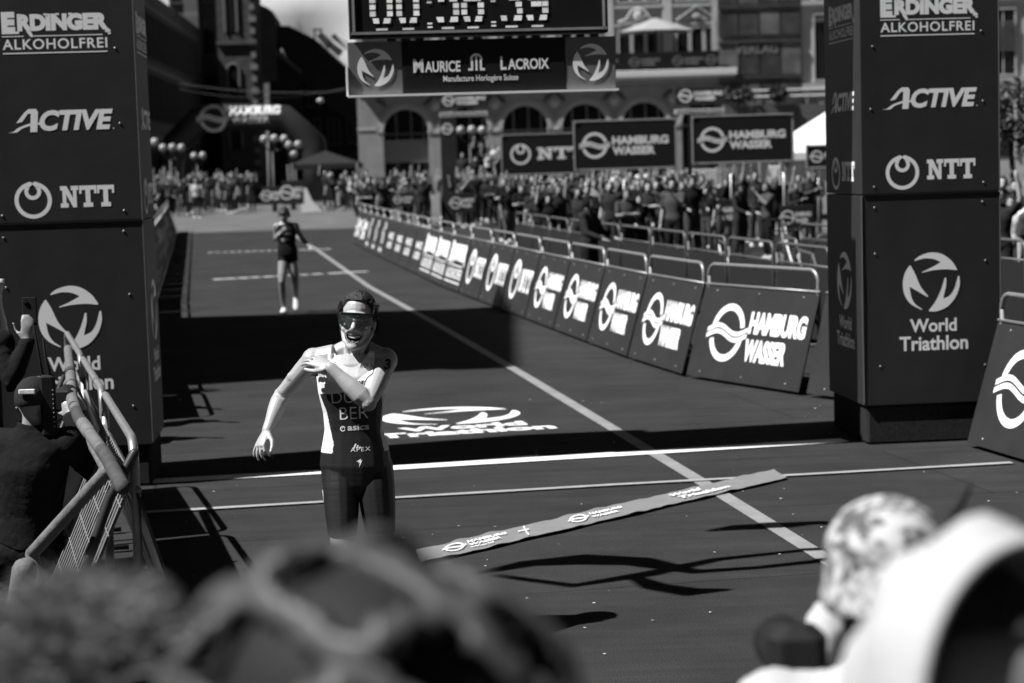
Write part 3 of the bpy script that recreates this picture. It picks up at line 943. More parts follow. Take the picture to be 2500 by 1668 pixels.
def shoe(mb, ankle, heading, pitch=0.0, k=1.0):
    a = Vector(ankle); h = Vector(heading).normalized(); up = Vector((0, 0, 1))
    if pitch:
        side = h.cross(up).normalized(); rm = Matrix.Rotation(pitch, 3, side); h = rm @ h; up = rm @ up
    side = h.cross(up).normalized(); rings = []
    for t, w, z0, z1 in ((-.075, .022, -.075, -.02), (-.06, .034, -.085, .0), (-.01, .037, -.085, .02), (.05, .040, -.085, -.012), (.11, .046, -.085, -.035), (.16, .042, -.085, -.048), (.185, .024, -.078, -.06)):
        rings.append([a + (h * t + side * math.cos(q) * w + up * ((z0 + z1) / 2 + math.sin(q) * (z1 - z0) / 2)) * k for q in [2 * math.pi * j / 12 for j in range(12)]])
    mb.loft(rings)
def plain_head(mb, c, k=1.0, yaw=0.0, tilt=0.0):
    M = (Matrix.Rotation(yaw, 3, 'Z') @ Matrix.Rotation(tilt, 3, 'X')); c = Vector(c)
    f = lambda x, y, z: c + M @ Vector((x, -y, z)) * k
    mb.ell(f(0, -.005, .025), (.075 * k, .094 * k, .095 * k), 14, M)
    mb.ell(f(0, .03, -.035), (.063 * k, .066 * k, .085 * k), 12, M)
    mb.tube([f(0, .083, .0), f(0, .107, -.038)], [.008 * k, .013 * k], 8, ends=True)
    for s in (-1, 1):
        mb.ell(f(s * .074, -.005, -.015), (.012 * k, .02 * k, .03 * k), 8, M)
    return f
def basic_person(P, voxel=0.018, fem=False, hands=True):
    """P: joint dictionary (a = viewer's left, b = viewer's right), the figure faces -y"""
    mb = MB(); g = 0.92 if fem else 1.0
    pe, ch, nk = Vector(P['pelvis']), Vector(P['chest']), Vector(P['neck'])
    yaw = P.get('yaw', 0.0); py = P.get('pyaw', yaw)
    L = lambda t: pe.lerp(ch, t)
    torso_rings(mb, [(pe - V3(0, 0, .09), .10 * g, .085), (pe - V3(0, 0, .03), .165 * g, .115), (pe + V3(0, 0, .05), .165 * g, .115), (L(.40), .142 * g, .10), (L(.7), .155 * g, .11), (ch, .172 * g, .118), (ch.lerp(nk, .45), .168 * g, .098), (ch.lerp(nk, .8), .12 * g, .075), (nk + V3(0, 0, .02), .058, .058)], yaw)
    hd = Vector(P['head'])
    mb.tube([nk - V3(0, 0, .03), nk.lerp(hd, .6)], [.062 * g, .055 * g], 10, ends=True)
    plain_head(mb, hd, P.get('hk', 1.0), P.get('hyaw', 0.0), P.get('htilt', 0.0))
    segs = [('head', hd - V3(0, 0, .02), hd + V3(0, 0, .03), .10), ('neck', nk + V3(0, 0, .03), nk.lerp(hd, .5), .06), ('torso', pe + V3(0, 0, .1), ch, .15), ('torso', ch, nk - V3(0, 0, .05), .12), ('hips', pe - V3(.06, 0, .05), pe + V3(.06, 0, -.05), .13)]
    for s in 'ab':
        sh, el, wr = Vector(P['sh' + s]), Vector(P['el' + s]), Vector(P['wr' + s])
        mb.ell(sh, (.066 * g, .066 * g, .066 * g), 12)
        mb.tube([ch.lerp(nk, .5), sh], [.085, .06 * g], 10)
        limb(mb, sh, el, wr, .056 * g, .043 * g, .030 * g)
        hdv = Vector(P.get('hd' + s, (wr - el).normalized()))
        if hands:
            hand(mb, wr, hdv, P.get('hn' + s, (0, -1, .2)), 1 if s == 'a' else -1, 1.0, P.get('curl', (.25, .3, .2)))
        else:
            mb.tube([wr, wr + hdv.normalized() * .09, wr + hdv.normalized() * .16], [.03, .04, .025], 8, ends=True)
        segs += [('uarm', sh, sh.lerp(el, .75), .06), ('farm', sh.lerp(el, .9), wr, .045), ('hand', wr, wr + hdv * .15, .04)]
        hp, kn, an = Vector(P['hip' + s]), Vector(P['kn' + s]), Vector(P['an' + s])
        limb(mb, hp, kn, an, .098 * g, .060 * g, .042 * g, .086 * g, .058 * g)
        shoe(mb, an, P.get('toe' + s, (0, -1, 0)), P.get('pit' + s, 0.0))
        segs += [('thigh', hp, kn.lerp(hp, .08), .09), ('shin', kn, an, .055), ('foot', an - V3(0, 0, .04), an + Vector(P.get('toe' + s, (0, -1, 0))) * .1 - V3(0, 0, .04), .05)]
    me = remesh(mb, voxel, 3)
    V, N, F, C = mesh_arrays(me)
    D = np.stack([seg_dist(C, a, b) - r for _, a, b, r in segs]); reg = np.array([s[0] for s in segs])[D.argmin(0)]
    return me, C, reg, hd
def stand(w=0.0, arms='down', yaw=0.0):
    P = dict(pelvis=(0, 0, .93), chest=(0, .0, 1.30), neck=(0, .02, 1.475), head=(0, -.015, 1.615), yaw=0,
             sha=(-.19, .01, 1.41), shb=(.19, .01, 1.41), hipa=(-.085, 0, .88), hipb=(.085, 0, .88),
             kna=(-.10, -.02, .49), knb=(.10, -.02, .49), ana=(-.11, .02, .09), anb=(.11, .02, .09))
    A = {'down': [(.24, .03, 1.13), (.25, -.06, .88)], 'clap': [(.24, -.06, 1.16), (.04, -.30, 1.27)], 'up': [(.30, -.08, 1.55), (.26, -.10, 1.82)],
         'phone': [(.22, -.16, 1.24), (.05, -.30, 1.50)], 'rail': [(.26, -.10, 1.15), (.22, -.33, 1.06)], 'fold': [(.25, -.10, 1.17), (-.06, -.20, 1.20)], 'out': [(.35, -.22, 1.28), (.42, -.50, 1.30)]}
    if isinstance(arms, str): arms = (arms, arms)
    for s, sg, nm in (('a', -1, arms[0]), ('b', 1, arms[1])):
        e, w_ = A[nm]
        P['el' + s] = (sg * e[0], e[1], e[2]); P['wr' + s] = (sg * w_[0], w_[1] - (.03 if sg > 0 and nm == 'fold' else 0), w_[2])
    return P
def dress(name, label, cat_group, me, C, reg, hd, mats, loc, rz, cut='short', hairlen=.0, scale=1.0, cap=False, parts=None):
    """body + clothing + hair children from one figure; meshes can be shared through `parts`"""
    if parts is None:
        parts = {}
        top = np.isin(reg, ['torso', 'uarm'] if cut != 'long' else ['torso', 'uarm', 'farm']) & (C[:, 2] > .86)
        low = (np.isin(reg, ['hips', 'thigh', 'shin']) | ((reg == 'torso') & (C[:, 2] <= .88))) & (C[:, 2] > .12)
        if cut == 'shorts':
            low &= C[:, 2] > .47
        h = Vector(hd)
        hz = C[:, 2] - h.z; hy = -(C[:, 1] - h.y)
        hair = np.isin(reg, ['head', 'neck']) & ((hz > .075 - .0 * hy) | ((hy < .02) & (hz > -.06 - hairlen)) )
        parts['body'] = me
        parts['top'] = extract(me, top, .012, 'top', .003)
        parts['low'] = extract(me, low, .012, 'low', .003)
        parts['hair'] = extract(me, hair, .014 if not cap else .018, 'hair', .006 if not cap else 0)
        foot = (reg == 'foot') | (C[:, 2] < .10)
        parts['shoe'] = extract(me, foot, .006, 'shoe')
    t = thing(name, label, 'person', loc, rz, cat_group)
    t.scale = (scale, scale, scale)
    for nm, key, mi in (('body', 'body', 0), ('shirt', 'top', 1), ('trousers', 'low', 2), ('cap' if cap else 'hair', 'hair', 3), ('shoes', 'shoe', 4)):
        m_ = parts[key]
        if not m_.materials:
            m_.materials.append(mats[mi]); m_.polygons.foreach_set('use_smooth', [True] * len(m_.polygons))
        o = bpy.data.objects.new(nm, m_); col.objects.link(o); o.parent = t
        o.material_slots[0].link = 'OBJECT'; o.material_slots[0].material = mats[mi]
    return t, parts

def skin_mat(name, g, rough=.42, spec=.4):
    m = mat(name, g, rough=rough, spec=spec, var=.09, scale=18, bump=.09, bscale=150)
    return m
SKIN = skin_mat('fair_skin', .40, rough=.36, spec=.55)
SKIN_D = skin_mat('dark_skin', .27)
SKIN_M = skin_mat('tan_skin', .30)
HAIR = mat('dark_hair', .025, rough=.45, spec=.4, var=.5, scale=60, bump=.5, bscale=150)
HAIR_L = mat('fair_hair', .16, rough=.5, spec=.35, var=.4, scale=60, bump=.4, bscale=140)
CLOTH = [mat('cloth_%02d' % i, g, rough=.9, spec=.05, var=.2, scale=6, bump=.3, bscale=25) for i, g in enumerate((.015, .03, .06, .12, .25, .45, .68, .02))]
SHOE_W = mat('white_shoe', .6, rough=.5)

# ------------------------------------------------------------------ the winner
AD = 9.40
A0 = Vector((-.745, AD, 0))
def ap(px, py, dy=0.0):
    return dp(px, py, AD + dy) - A0
ath = thing('person', 'laughing woman in white and dark race suit and visor sunglasses, hand on shoulder', 'person', A0)
mb = MB()
HC = ap(874, 778, -.03)
HM = Matrix.Rotation(R(5), 3, 'Y') @ Matrix.Rotation(R(-4), 3, 'X') @ Matrix.Rotation(R(-6), 3, 'Z')
HK = 1.09
def hf(x, y, z):
    return HC + HM @ Vector((x, -y, z)) * HK
def hel(x, y, z, r, n=12):
    mb.ell(hf(x, y, z), tuple(q * HK for q in r), n, HM)
hel(0, -.012, .030, (.072, .092, .090), 20)
hel(0, .022, -.020, (.064, .070, .090), 16)
hel(0, .036, -.080, (.043, .050, .050), 14)
hel(0, .066, -.122, (.024, .020, .018))
for s in (-1, 1):
    hel(s * .038, .058, -.046, (.025, .022, .020))
    mb.tube([hf(s * .060, -.005, -.060), hf(s * .048, .028, -.100), hf(s * .022, .058, -.124)], [.015 * HK, .012 * HK, .011 * HK], 10, ends=True)
    hel(s * .073, -.010, -.020, (.009, .019, .031), 10)
    mb.tube([hf(s * .018, .084, -.048), hf(s * .036, .074, -.062), hf(s * .043, .058, -.086)], [.006 * HK, .0065 * HK, .005 * HK], 8, ends=True)
    hel(s * .012, .092, -.049, (.009, .010, .008), 8)
mb.tube([hf(0, .082, .004), hf(0, .094, -.018), hf(0, .106, -.042)], [.008 * HK, .009 * HK, .013 * HK], 10, ends=True)
mb.tube([hf(-.045, .070, .014), hf(0, .082, .020), hf(.045, .070, .014)], [.011 * HK] * 3, 8, ends=True)
MZ, MW, MH = -.086, .035, .020
lips = [hf(MW * math.cos(q), .078 - 6.0 * (MW * math.cos(q)) ** 2, MZ + (MH * math.sin(q) if math.sin(q) < 0 else MH * .70 * math.sin(q)) + .012 * math.cos(q) ** 2) for q in [2 * math.pi * j / 20 for j in range(21)]]
mb.tube(lips, .0052 * HK, 8)
nk = ap(866, 872, .02)
mb.tube([nk - V3(0, 0, .04), nk.lerp(HC, .3), HC + V3(0, .01, -.05)], [.062, .050, .052], 14, ends=True)
for s in (-1, 1):                                   # the two cords of the neck
    mb.tube([nk + V3(s * .022, -.052, -.02), hf(s * .05, .0, -.075)], [.011, .013], 8, ends=True)
    mb.tube([nk + V3(s * .02, -.055, -.028), nk + V3(s * .15, -.035, -.005)], [.011, .010], 8, ends=True)   # collar bones
    mb.tube([nk + V3(s * .03, .02, .05), nk + V3(s * .14, .01, -.01)], [.04, .045], 10, ends=True)
pe, wa = ap(869, 1128, 0), ap(863, 1048, .0)
torso_rings(mb, [(ap(871, 1212, .01), .05, .06), (ap(870, 1180, .01), .14, .10), (ap(868, 1132, .01), .168, .115), (ap(867, 1100, .01), .160, .108), (wa, .134, .088), (ap(862, 1005, 0), .139, .092), (ap(859, 955, 0), .157, .103), (ap(857, 915, 0), .162, .106), (ap(857, 885, .005), .165, .095), (ap(860, 862, .015), .125, .07), (nk + V3(0, 0, .01), .06, .055)], R(-4))
for s in (-1, 1):
    mb.ell(ap(858 + s * 33, 938, -.072), (.062, .045, .055), 14)          # chest
    mb.ell(ap(868 + s * 42, 1150, .075), (.075, .06, .08), 12)
sha, ela, wra = ap(766, 880, .015), ap(688, 965, .15), ap(652, 1052, .03)
shb, elb, wrb = ap(941, 880, .015), ap(899, 984, -.20), ap(806, 897, -.165)
mb.ell(sha, (.060, .062, .062), 14); mb.ell(shb, (.060, .064, .062), 14)
mb.tube([ap(815, 878, .01), sha], [.075, .058], 12); mb.tube([ap(900, 878, .01), shb], [.075, .058], 12)
mb.tube([sha, sha.lerp(ela, .3), sha.lerp(ela, .6), sha.lerp(ela, .85), ela, ela.lerp(wra, .2), ela.lerp(wra, .45), ela.lerp(wra, .75), wra], [.056, .053, .046, .040, .039, .044, .040, .030, .026], 14, ends=True)
mb.tube([shb, shb.lerp(elb, .3), shb.lerp(elb, .6), shb.lerp(elb, .85), elb, elb.lerp(wrb, .2), elb.lerp(wrb, .45), elb.lerp(wrb, .75), wrb], [.058, .055, .050, .043, .040, .047, .043, .032, .028], 14, ends=True)
# muscle: deltoid, biceps, triceps, forearm
for s_, e_, w_ in ((sha, ela, wra), (shb, elb, wrb)):
    mb.ell(e_, (.041, .041, .041), 12)
    dn_ = (e_ - s_).normalized(); sd_ = dn_.cross(V3(0, 1, 0)).normalized()
    mb.tube([s_ + V3(0, -.02, .012), s_.lerp(e_, .30) + sd_ * .012 + V3(0, -.012, 0)], [.040, .022], 10, ends=True)
    mb.tube([s_.lerp(e_, .30) - sd_ * .016 + V3(0, -.016, 0), s_.lerp(e_, .55) - sd_ * .020 + V3(0, -.018, 0), s_.lerp(e_, .80) - sd_ * .010], [.022, .030, .016], 10, ends=True)
    mb.tube([s_.lerp(e_, .25) + sd_ * .022, s_.lerp(e_, .55) + sd_ * .024, s_.lerp(e_, .85) + sd_ * .014], [.020, .024, .014], 10, ends=True)
    mb.tube([s_.lerp(e_, .88) + sd_ * .014, e_.lerp(w_, .28) + sd_ * .016, e_.lerp(w_, .60) + sd_ * .006], [.015, .026, .012], 10, ends=True)
# hanging hand: fingers curled, thumb to the viewer's right
hda = (ap(628, 1100, -.03) - wra).normalized()
hand(mb, wra, hda, (-.62, -.55, .2), -1, 1.02, spread=.22, thumb_out=.62, curls=[(.55, .75, .5), (.42, .6, .4), (.28, .42, .3), (.2, .3, .2)])
# hand gripping the far shoulder
hdb = (ap(744, 868, -.075) - wrb).normalized()
hand(mb, wrb, hdb, (0.05, -.62, .78), -1, 1.06, spread=.13, thumb_out=.28, curls=[(.12, .35, .4), (.14, .38, .4), (.16, .42, .4), (.2, .45, .4)])
ha_, ka, aa = ap(830, 1135, .01), ap(838, 1338, -.12), ap(846, 1536, .0)
hb_, kb, ab = ap(912, 1135, .01), ap(932, 1330, -.06), ap(985, 1352, .35)
mb.tube([ha_, ha_.lerp(ka, .3), ha_.lerp(ka, .6), ha_.lerp(ka, .85), ka, ka.lerp(aa, .15), ka.lerp(aa, .35), ka.lerp(aa, .7), aa], [.088, .085, .075, .064, .058, .055, .058, .040, .034], 16, ends=True)
mb.tube([hb_, hb_.lerp(kb, .3), hb_.lerp(kb, .6), hb_.lerp(kb, .85), kb, kb.lerp(ab, .15), kb.lerp(ab, .35), kb.lerp(ab, .7), ab], [.088, .087, .078, .066, .060, .055, .058, .040, .034], 16, ends=True)
shoe(mb, aa, (0, -1, 0)); shoe(mb, ab, (.25, -.35, -.9), 0)
me = remesh(mb, 0.0044, 4, .5)
# sculpt: open the mouth
V, N, F, C = mesh_arrays(me)
inv = np.array(HM.inverted())
def head_local(P):
    q = (P - np.array(HC)) @ inv.T / HK
    return np.stack([q[:, 0], -q[:, 1], q[:, 2]], 1)
hl = head_local(V)
def mouth_d(q):
    zc = MZ + .012 * (q[:, 0] / MW) ** 2
    zz = q[:, 2] - zc
    return (q[:, 0] / (MW * .92)) ** 2 + (zz / np.where(zz < 0, MH * .92, MH * .62)) ** 2
dm = mouth_d(hl); inside = (dm < 1) & (hl[:, 1] > .04)
V[inside] += (np.array(HM @ Vector((0, 1, 0))) * .026 * HK) * np.clip(1.3 * (1 - dm[inside]), 0, 1)[:, None]
me.vertices.foreach_set('co', V.ravel()); me.update()
V, N, F, C = mesh_arrays(me)
hc = head_local(C)
aseg = [('head', HC - V3(0, .0, .06), HC + V3(0, 0, .03), .08), ('neck', nk + V3(0, 0, .0), HC - V3(0, 0, .11), .05), ('torso', ap(870, 1180), ap(866, 900), .13), ('torso', ap(800, 905, 0), ap(920, 905, 0), .09),
        ('uarm', sha, ela, .052), ('uarm', shb, elb, .052), ('farm', ela, wra, .038), ('farm', elb, wrb, .038), ('hand', wra, wra + hda * .16, .04), ('hand', wrb, wrb + hdb * .16, .04),
        ('thigh', ha_, ka, .075), ('thigh', hb_, kb, .075), ('shin', ka, aa, .05), ('shin', kb, ab, .05), ('foot', aa - V3(0, .1, .04), aa - V3(0, -.05, .04), .05), ('foot', ab, ab + Vector((.06, -.08, -.12)), .06)]
D = np.stack([seg_dist(C, a, b) - r for _, a, b, r in aseg]); reg = np.array([s[0] for s in aseg])[D.argmin(0)]
inm = (mouth_d(hc) < 1.0) & (hc[:, 1] > .035) & (reg == 'head')
lipm = (mouth_d(hc) < 1.75) & (mouth_d(hc) >= 1.0) & (hc[:, 1] > .05)
mi = np.zeros(len(F), int); mi[inm] = 1; mi[lipm] = 2
me.polygons.foreach_set('material_index', mi.tolist())
MOUTH = mat('mouth_inside', .012, rough=.4); LIP = skin_mat('lip', .26)
link('body', me, [SKIN, MOUTH, LIP], ath, True)
# suit
def pxof(P):                        # height and side in photo terms: local x corrected for the camera roll
    return P[:, 0] + .0, P[:, 2]
X, Z = pxof(C)
def zpx(py): return ap(866, py).z
def xpx(px, py): return ap(px, py).x
neckc = xpx(861, 880)
scoop = zpx(893) + 9.5 * (X - neckc) ** 2
front = C[:, 1] < .02
tors = np.isin(reg, ['torso', 'neck']) | (np.isin(reg, ['uarm']) & (X > xpx(803, 900)) & (X < xpx(915, 900)) & (C[:, 1] > -.12) & (Z < zpx(868)))
strapL, strapR = xpx(803, 870), xpx(915, 870)
okx = (X > np.where(Z > zpx(915), strapL - .9 * np.clip(zpx(905) - Z, 0, 1), -9)) & (X < np.where(Z > zpx(935), strapR + .5 * np.clip(zpx(915) - Z, 0, 1), 9))
suit = tors & (Z < scoop) & (Z < zpx(858)) & okx
hem = zpx(1297)
suit |= (reg == 'thigh') & (Z > hem)
suit |= (reg == 'torso') & (Z < zpx(930))
white_side = X < np.interp(Z, [zpx(1100), zpx(1078), zpx(999), zpx(953), zpx(925)], [xpx(816, 1100), xpx(819, 1078), xpx(802, 999), xpx(784, 953), xpx(779, 925)])
white_r = X > np.interp(Z, [zpx(1100), zpx(1052), zpx(985)], [xpx(938, 1100), xpx(927, 1052), xpx(932, 985)])
white_top = Z > zpx(948) + .10 * (X - neckc)
sm = np.where(white_top | ((white_side | white_r) & (Z > zpx(1100))), 1, 0)
stripe = (np.abs(X - np.interp(Z, [zpx(1300), zpx(1200), zpx(1110)], [xpx(806, 1300), xpx(803, 1200), xpx(820, 1110)])) < .003) & (Z < zpx(1110))
sm[stripe] = 2
SUIT_D = mat('suit_dark', .020, rough=.42, spec=.4, var=.2, scale=6)
sn, slk = SUIT_D.node_tree.nodes, SUIT_D.node_tree.links
tc = sn.new('ShaderNodeTexCoord'); mp = sn.new('ShaderNodeMapping'); mp.inputs['Scale'].default_value = (5, 5, 60); mp.inputs['Rotation'].default_value = (0, R(12), 0)
nz = sn.new('ShaderNodeTexNoise'); nz.inputs['Scale'].default_value = 1.0; nz.inputs['Detail'].default_value = 2
bp = sn.new('ShaderNodeBump'); bp.inputs['Strength'].default_value = .10; bp.inputs['Distance'].default_value = .010
slk.new(tc.outputs['Object'], mp.inputs[0]); slk.new(mp.outputs[0], nz.inputs['Vector']); slk.new(nz.outputs[0], bp.inputs['Height']); slk.new(bp.outputs[0], sn['Principled BSDF'].inputs['Normal'])
SUIT_W = mat('suit_white', .80, rough=.6, spec=.2, var=.04, scale=8, bump=.15, bscale=30)
suit_me = extract(me, suit, .0055, 'race_suit', 0, sm)
suit_o = link('race_suit', suit_me, [SUIT_D, SUIT_W, mat('suit_seam', .012)], ath, True)
# trainers
shoe_me = extract(me, (reg == 'foot'), .004, 'running_shoes')
link('running_shoes', shoe_me, [mat('race_shoe', .35, rough=.5)], ath, True)
# hair: swept back
hairm = (reg == 'head') & (hc[:, 1] < .085) & ((hc[:, 2] > .078 - .25 * np.clip(-hc[:, 1] + .04, 0, .2) + .25 * hc[:, 0] * 0 + 1.6 * np.clip(np.abs(hc[:, 0]) - .045, 0, 1) * -1) | ((hc[:, 1] < -.012) & (hc[:, 2] > -.075)) | ((np.abs(hc[:, 0]) > .058) & (hc[:, 1] < .032) & (hc[:, 2] > .0)))
hair_me = extract(me, hairm, .009, 'hair', .004)
ho = link('hair', hair_me, [HAIR], ath, True)
mb = MB()
rnd = random.Random(4)
for k in range(330):                # loose strands and curls
    a = rnd.uniform(-1, 1); q = rnd.random()
    if q < .45:                     # over the crown, running back
        x = a * .062; z = .108 - 11 * x * x + rnd.uniform(-.004, .006)
        pts = [hf(x, .062 - 6 * x * x - .0, z - .020), hf(x * 1.03, .03, z + .006), hf(x * 1.05, -.02, z + .012 + rnd.uniform(0, .004)), hf(x * 1.05, -.06, z)]
    else:                           # at the temples, curling
        s = 1 if a > 0 else -1
        b = hf(s * (.066 + rnd.uniform(0, .012)), rnd.uniform(-.03, .035), rnd.uniform(.0, .075))
        rr_ = rnd.uniform(.006, .013); ph = rnd.uniform(0, 6)
        pts = [b + HM @ Vector((s * rr_ * (.5 + .5 * math.cos(ph + t * 1.3)), rr_ * math.sin(ph + t * 1.3), -t * .006)) for t in range(5)]
    mb.tube(pts, [.0012] + [.0016] * (len(pts) - 2) + [.0006], 4)
o_ = obj('hair_strands', mb, HAIR, ho); o_['kind'] = 'stuff'
# teeth
mb = MB()
for j, (zc, hh, yy, cnt) in enumerate(((MZ + .0062, .0115, .066, 9), (MZ - .0145, .0060, .058, 6))):
    for i in range(cnt):
        x = (i - (cnt - 1) / 2) * (.0058 if j == 0 else .0052)
        y = yy - 9 * x * x
        zz = zc + (.010 * (x / MW) ** 2 if j == 0 else .004 * (x / MW) ** 2)
        mb.box(hf(x, y + .008, zz), (.0054 * HK, .008 * HK, hh * HK), 0, 0, HM)
obj('teeth', mb, mat('teeth', .8, rough=.2, spec=.5), ath)
# sunglasses: one wide curved shield
LENS = mat('mirror_lens', .14, rough=.05, spec=.8, var=.5, scale=60, metal=1.0, bump=1.0, bscale=90)
sg = bpy.data.objects.new('sunglasses', None); col.objects.link(sg); sg.parent = ath
mb = MB(); nx_, nz_ = 28, 7
def lens_pt(u, v, dy=0.0):
    x = (u - .5) * .150
    top = .024 - .10 * abs(x) * .18
    bot = -.040 + .0 * x
    ax_ = abs(x)
    if ax_ < .022: bot = -.040 + (.028) * (1 - ax_ / .022)
    elif ax_ > .040: bot = -.040 + .020 * ((ax_ - .040) / .035) ** 1.6
    z = bot + (top - bot) * v
    y = .101 - 9.0 * x * x + .006 * math.sin(v * math.pi) + dy
    return hf(x, y, z)
mb.add([lens_pt(i / nx_, j / nz_) for i in range(nx_ + 1) for j in range(nz_ + 1)], [(i * (nz_ + 1) + j, (i + 1) * (nz_ + 1) + j, (i + 1) * (nz_ + 1) + j + 1, i * (nz_ + 1) + j + 1) for i in range(nx_) for j in range(nz_)])
obj('lens', mb, LENS, sg, True)
mb = MB(); mb.tube([lens_pt(i / nx_, 1, .001) for i in range(nx_ + 1)], .0028, 6); obj('brow_bar', mb, RUBBER, sg, True)
for s in (0, 1):
    mb = MB(); e = lens_pt(s, .8); sx = 1 if s else -1
    mb.tube([e, hf(sx * .079, .02, .014), hf(sx * .078, -.03, .004)], [.004, .003, .0025], 6); obj('temple_arm', mb, RUBBER, sg, True)
for sx in (-1, 1):
    mb = MB(); mb.ell(hf(sx * .078, -.002, -.055), (.004, .004, .005), 6); obj('ear_stud', mb, DARKM, ath, True)
# print on the suit, wrapped onto the cloth
bvh = BVHTree.FromPolygons([tuple(v.co) for v in suit_me.vertices], [tuple(q.vertices) for q in suit_me.polygons])
bvh_body = BVHTree.FromPolygons([tuple(v.co) for v in me.vertices], [tuple(q.vertices) for q in me.polygons])
def suit_print(name, pr, px, py, m, kx=1.0, tree=bvh, lift=.0013, rot=0.0, start=-.5):
    O = ap(px, py); bmx = bmesh.new()
    vs_ = [bmx.verts.new((a, b, 0)) for a, b, c in pr.v]
    for f in pr.f:
        try: bmx.faces.new([vs_[i] for i in f])
        except ValueError: pass
    bmesh.ops.subdivide_edges(bmx, edges=[e for e in bmx.edges if e.calc_length() > .007], cuts=2)
    ok = []
    for v in bmx.verts:
        a, b = v.co.x, v.co.y
        a, b = a * math.cos(rot) - b * math.sin(rot), a * math.sin(rot) + b * math.cos(rot)
        q = Vector((O.x + a + b * .0, start, O.z + b + a * .03))
        hit = tree.ray_cast(q, Vector((0, 1, 0)))
        v.co = (hit[0] if hit[0] else Vector((q.x, 0, q.z))) + Vector((0, -lift, 0))
    me_ = bpy.data.meshes.new(name); bmx.to_mesh(me_); bmx.free()
    return link(name, me_, m, suit_o)
PRINT_W = mat('suit_print', .92, rough=.5); PRINT_D = mat('suit_print_dark', .03, rough=.5)
u = 1 / 508.0
p = Print(); p.text('DUF', 0, 0, 76 * u, 29 * u, bold=-.012); suit_print('name_lettering', p, 814, 980, PRINT_W, start=-.14)
p = Print(); p.text('BER', 0, 0, 69 * u, 30 * u, bold=-.008); suit_print('nation_lettering', p, 834, 1019, PRINT_W)
p = Print(); p.arc(.010, .012, .0085, .0135, 20, 330); p.arc(.013, .014, .004, .007, -60, 200); p.text('asics', .033, .001, 52 * u, 15 * u, bold=.025); suit_print('maker_lettering', p, 836, 1047, PRINT_W)
p = Print(); p.poly([(0, 0), (.008, 0), (.018, .022), (.010, .022)], 0, .012); p.poly([(0, 0), (.008, 0), (.014, .015), (.006, .015)], .014, .012); p.arc(.034, .016, 0, .0042, 0, 360)
p.text('APEX', -.012, -.003, 48 * u, 10 * u, bold=.0, spacing=1.2); suit_print('sponsor_lettering', p, 866, 1094, PRINT_W)
p = Print(); p.poly([(0, .020), (.024, .032), (.021, .022), (.030, .026), (.012, -.012), (.018, .016), (.010, .012), (.012, .020)]); suit_print('bolt_emblem', p, 874, 1129, PRINT_W)
p = Print(); p.text('ROKA', 0, 0, 30 * u, 9 * u, bold=.0); suit_print('sponsor_lettering', p, 884, 893, PRINT_D)
p = Print(); p.text('B', 0, 0, 9 * u, 12 * u, bold=.05); suit_print('sponsor_lettering', p, 814, 937, PRINT_W)
p = Print(); p.text('NE', 0, 0, 14 * u, 9 * u, bold=.05); suit_print('sponsor_lettering', p, 881, 932, PRINT_D)
p = Print(); three_swoosh(p, 0, 0, .010); suit_print('swoosh_emblem', p, 820, 884, PRINT_D)
p = Print(); p.poly([(0, .055), (.006, .05), (.004, .03), (.009, .03), (.012, -.03), (.005, .012), (.0, .012)]); suit_print('leg_flash', p, 787, 1205, PRINT_W)
p = Print(); p.text('3', 0, 0, 15 * u, 25 * u, bold=.05); o_ = suit_print('race_number', p, 940, 898, PRINT_D, tree=bvh_body, rot=R(-8))

# ------------------------------------------------------------------ second runner, far behind
SR = gp(698, 765)
def rp(px, py, dy=0.0):
    return dp(px, py, SR.y + dy) - SR
PR_ = dict(pelvis=rp(702, 618), chest=rp(698, 562), neck=rp(694, 543, .02), head=rp(694, 524, -.02), sha=rp(676, 553), shb=rp(722, 553), ela=rp(672, 585, .12), wra=rp(688, 566, -.16), elb=rp(738, 583, .10), wrb=rp(754, 601, -.02),
           hipa=rp(693, 625), hipb=rp(712, 625), kna=rp(688, 688, -.14), knb=rp(721, 682, -.02), ana=rp(693, 750, .05), anb=rp(722, 722, .34), hn=(0, -1, 0), toea=(0, -1, 0), toeb=(0, -.5, -.85), hyaw=0)
me2, C2, reg2, hd2 = basic_person(PR_, .011, fem=True)
run2 = thing('person', 'second runner in a dark race suit running down the carpet, slightly blurred', 'person', SR)
link('body', me2, [SKIN_D], run2, True)
Z2 = C2[:, 2]
s2 = np.isin(reg2, ['torso', 'hips']) | ((reg2 == 'thigh') & (Z2 > rp(700, 634).z))
s2 &= Z2 < rp(694, 549).z
link('race_suit', extract(me2, s2, .008, 'race_suit'), [CLOTH[0]], run2, True)
hh2 = np.isin(reg2, ['head']) & ((Z2 > hd2.z + .06) | ((C2[:, 1] > hd2.y - .0) & (Z2 > hd2.z - .05)))
link('hair', extract(me2, hh2, .014, 'hair', .004), [HAIR], run2, True)
link('running_shoes', extract(me2, (reg2 == 'foot'), .006, 'running_shoes'), [mat('pale_shoe', .7, rough=.5)], run2, True)
mb = MB(); mb.tube([hd2 + V3(-.07, -.06, .02), hd2 + V3(-.03, -.105, .02), hd2 + V3(.03, -.105, .02), hd2 + V3(.07, -.06, .02)], .018, 8, ends=True); obj('sunglasses', mb, RUBBER, run2, True)

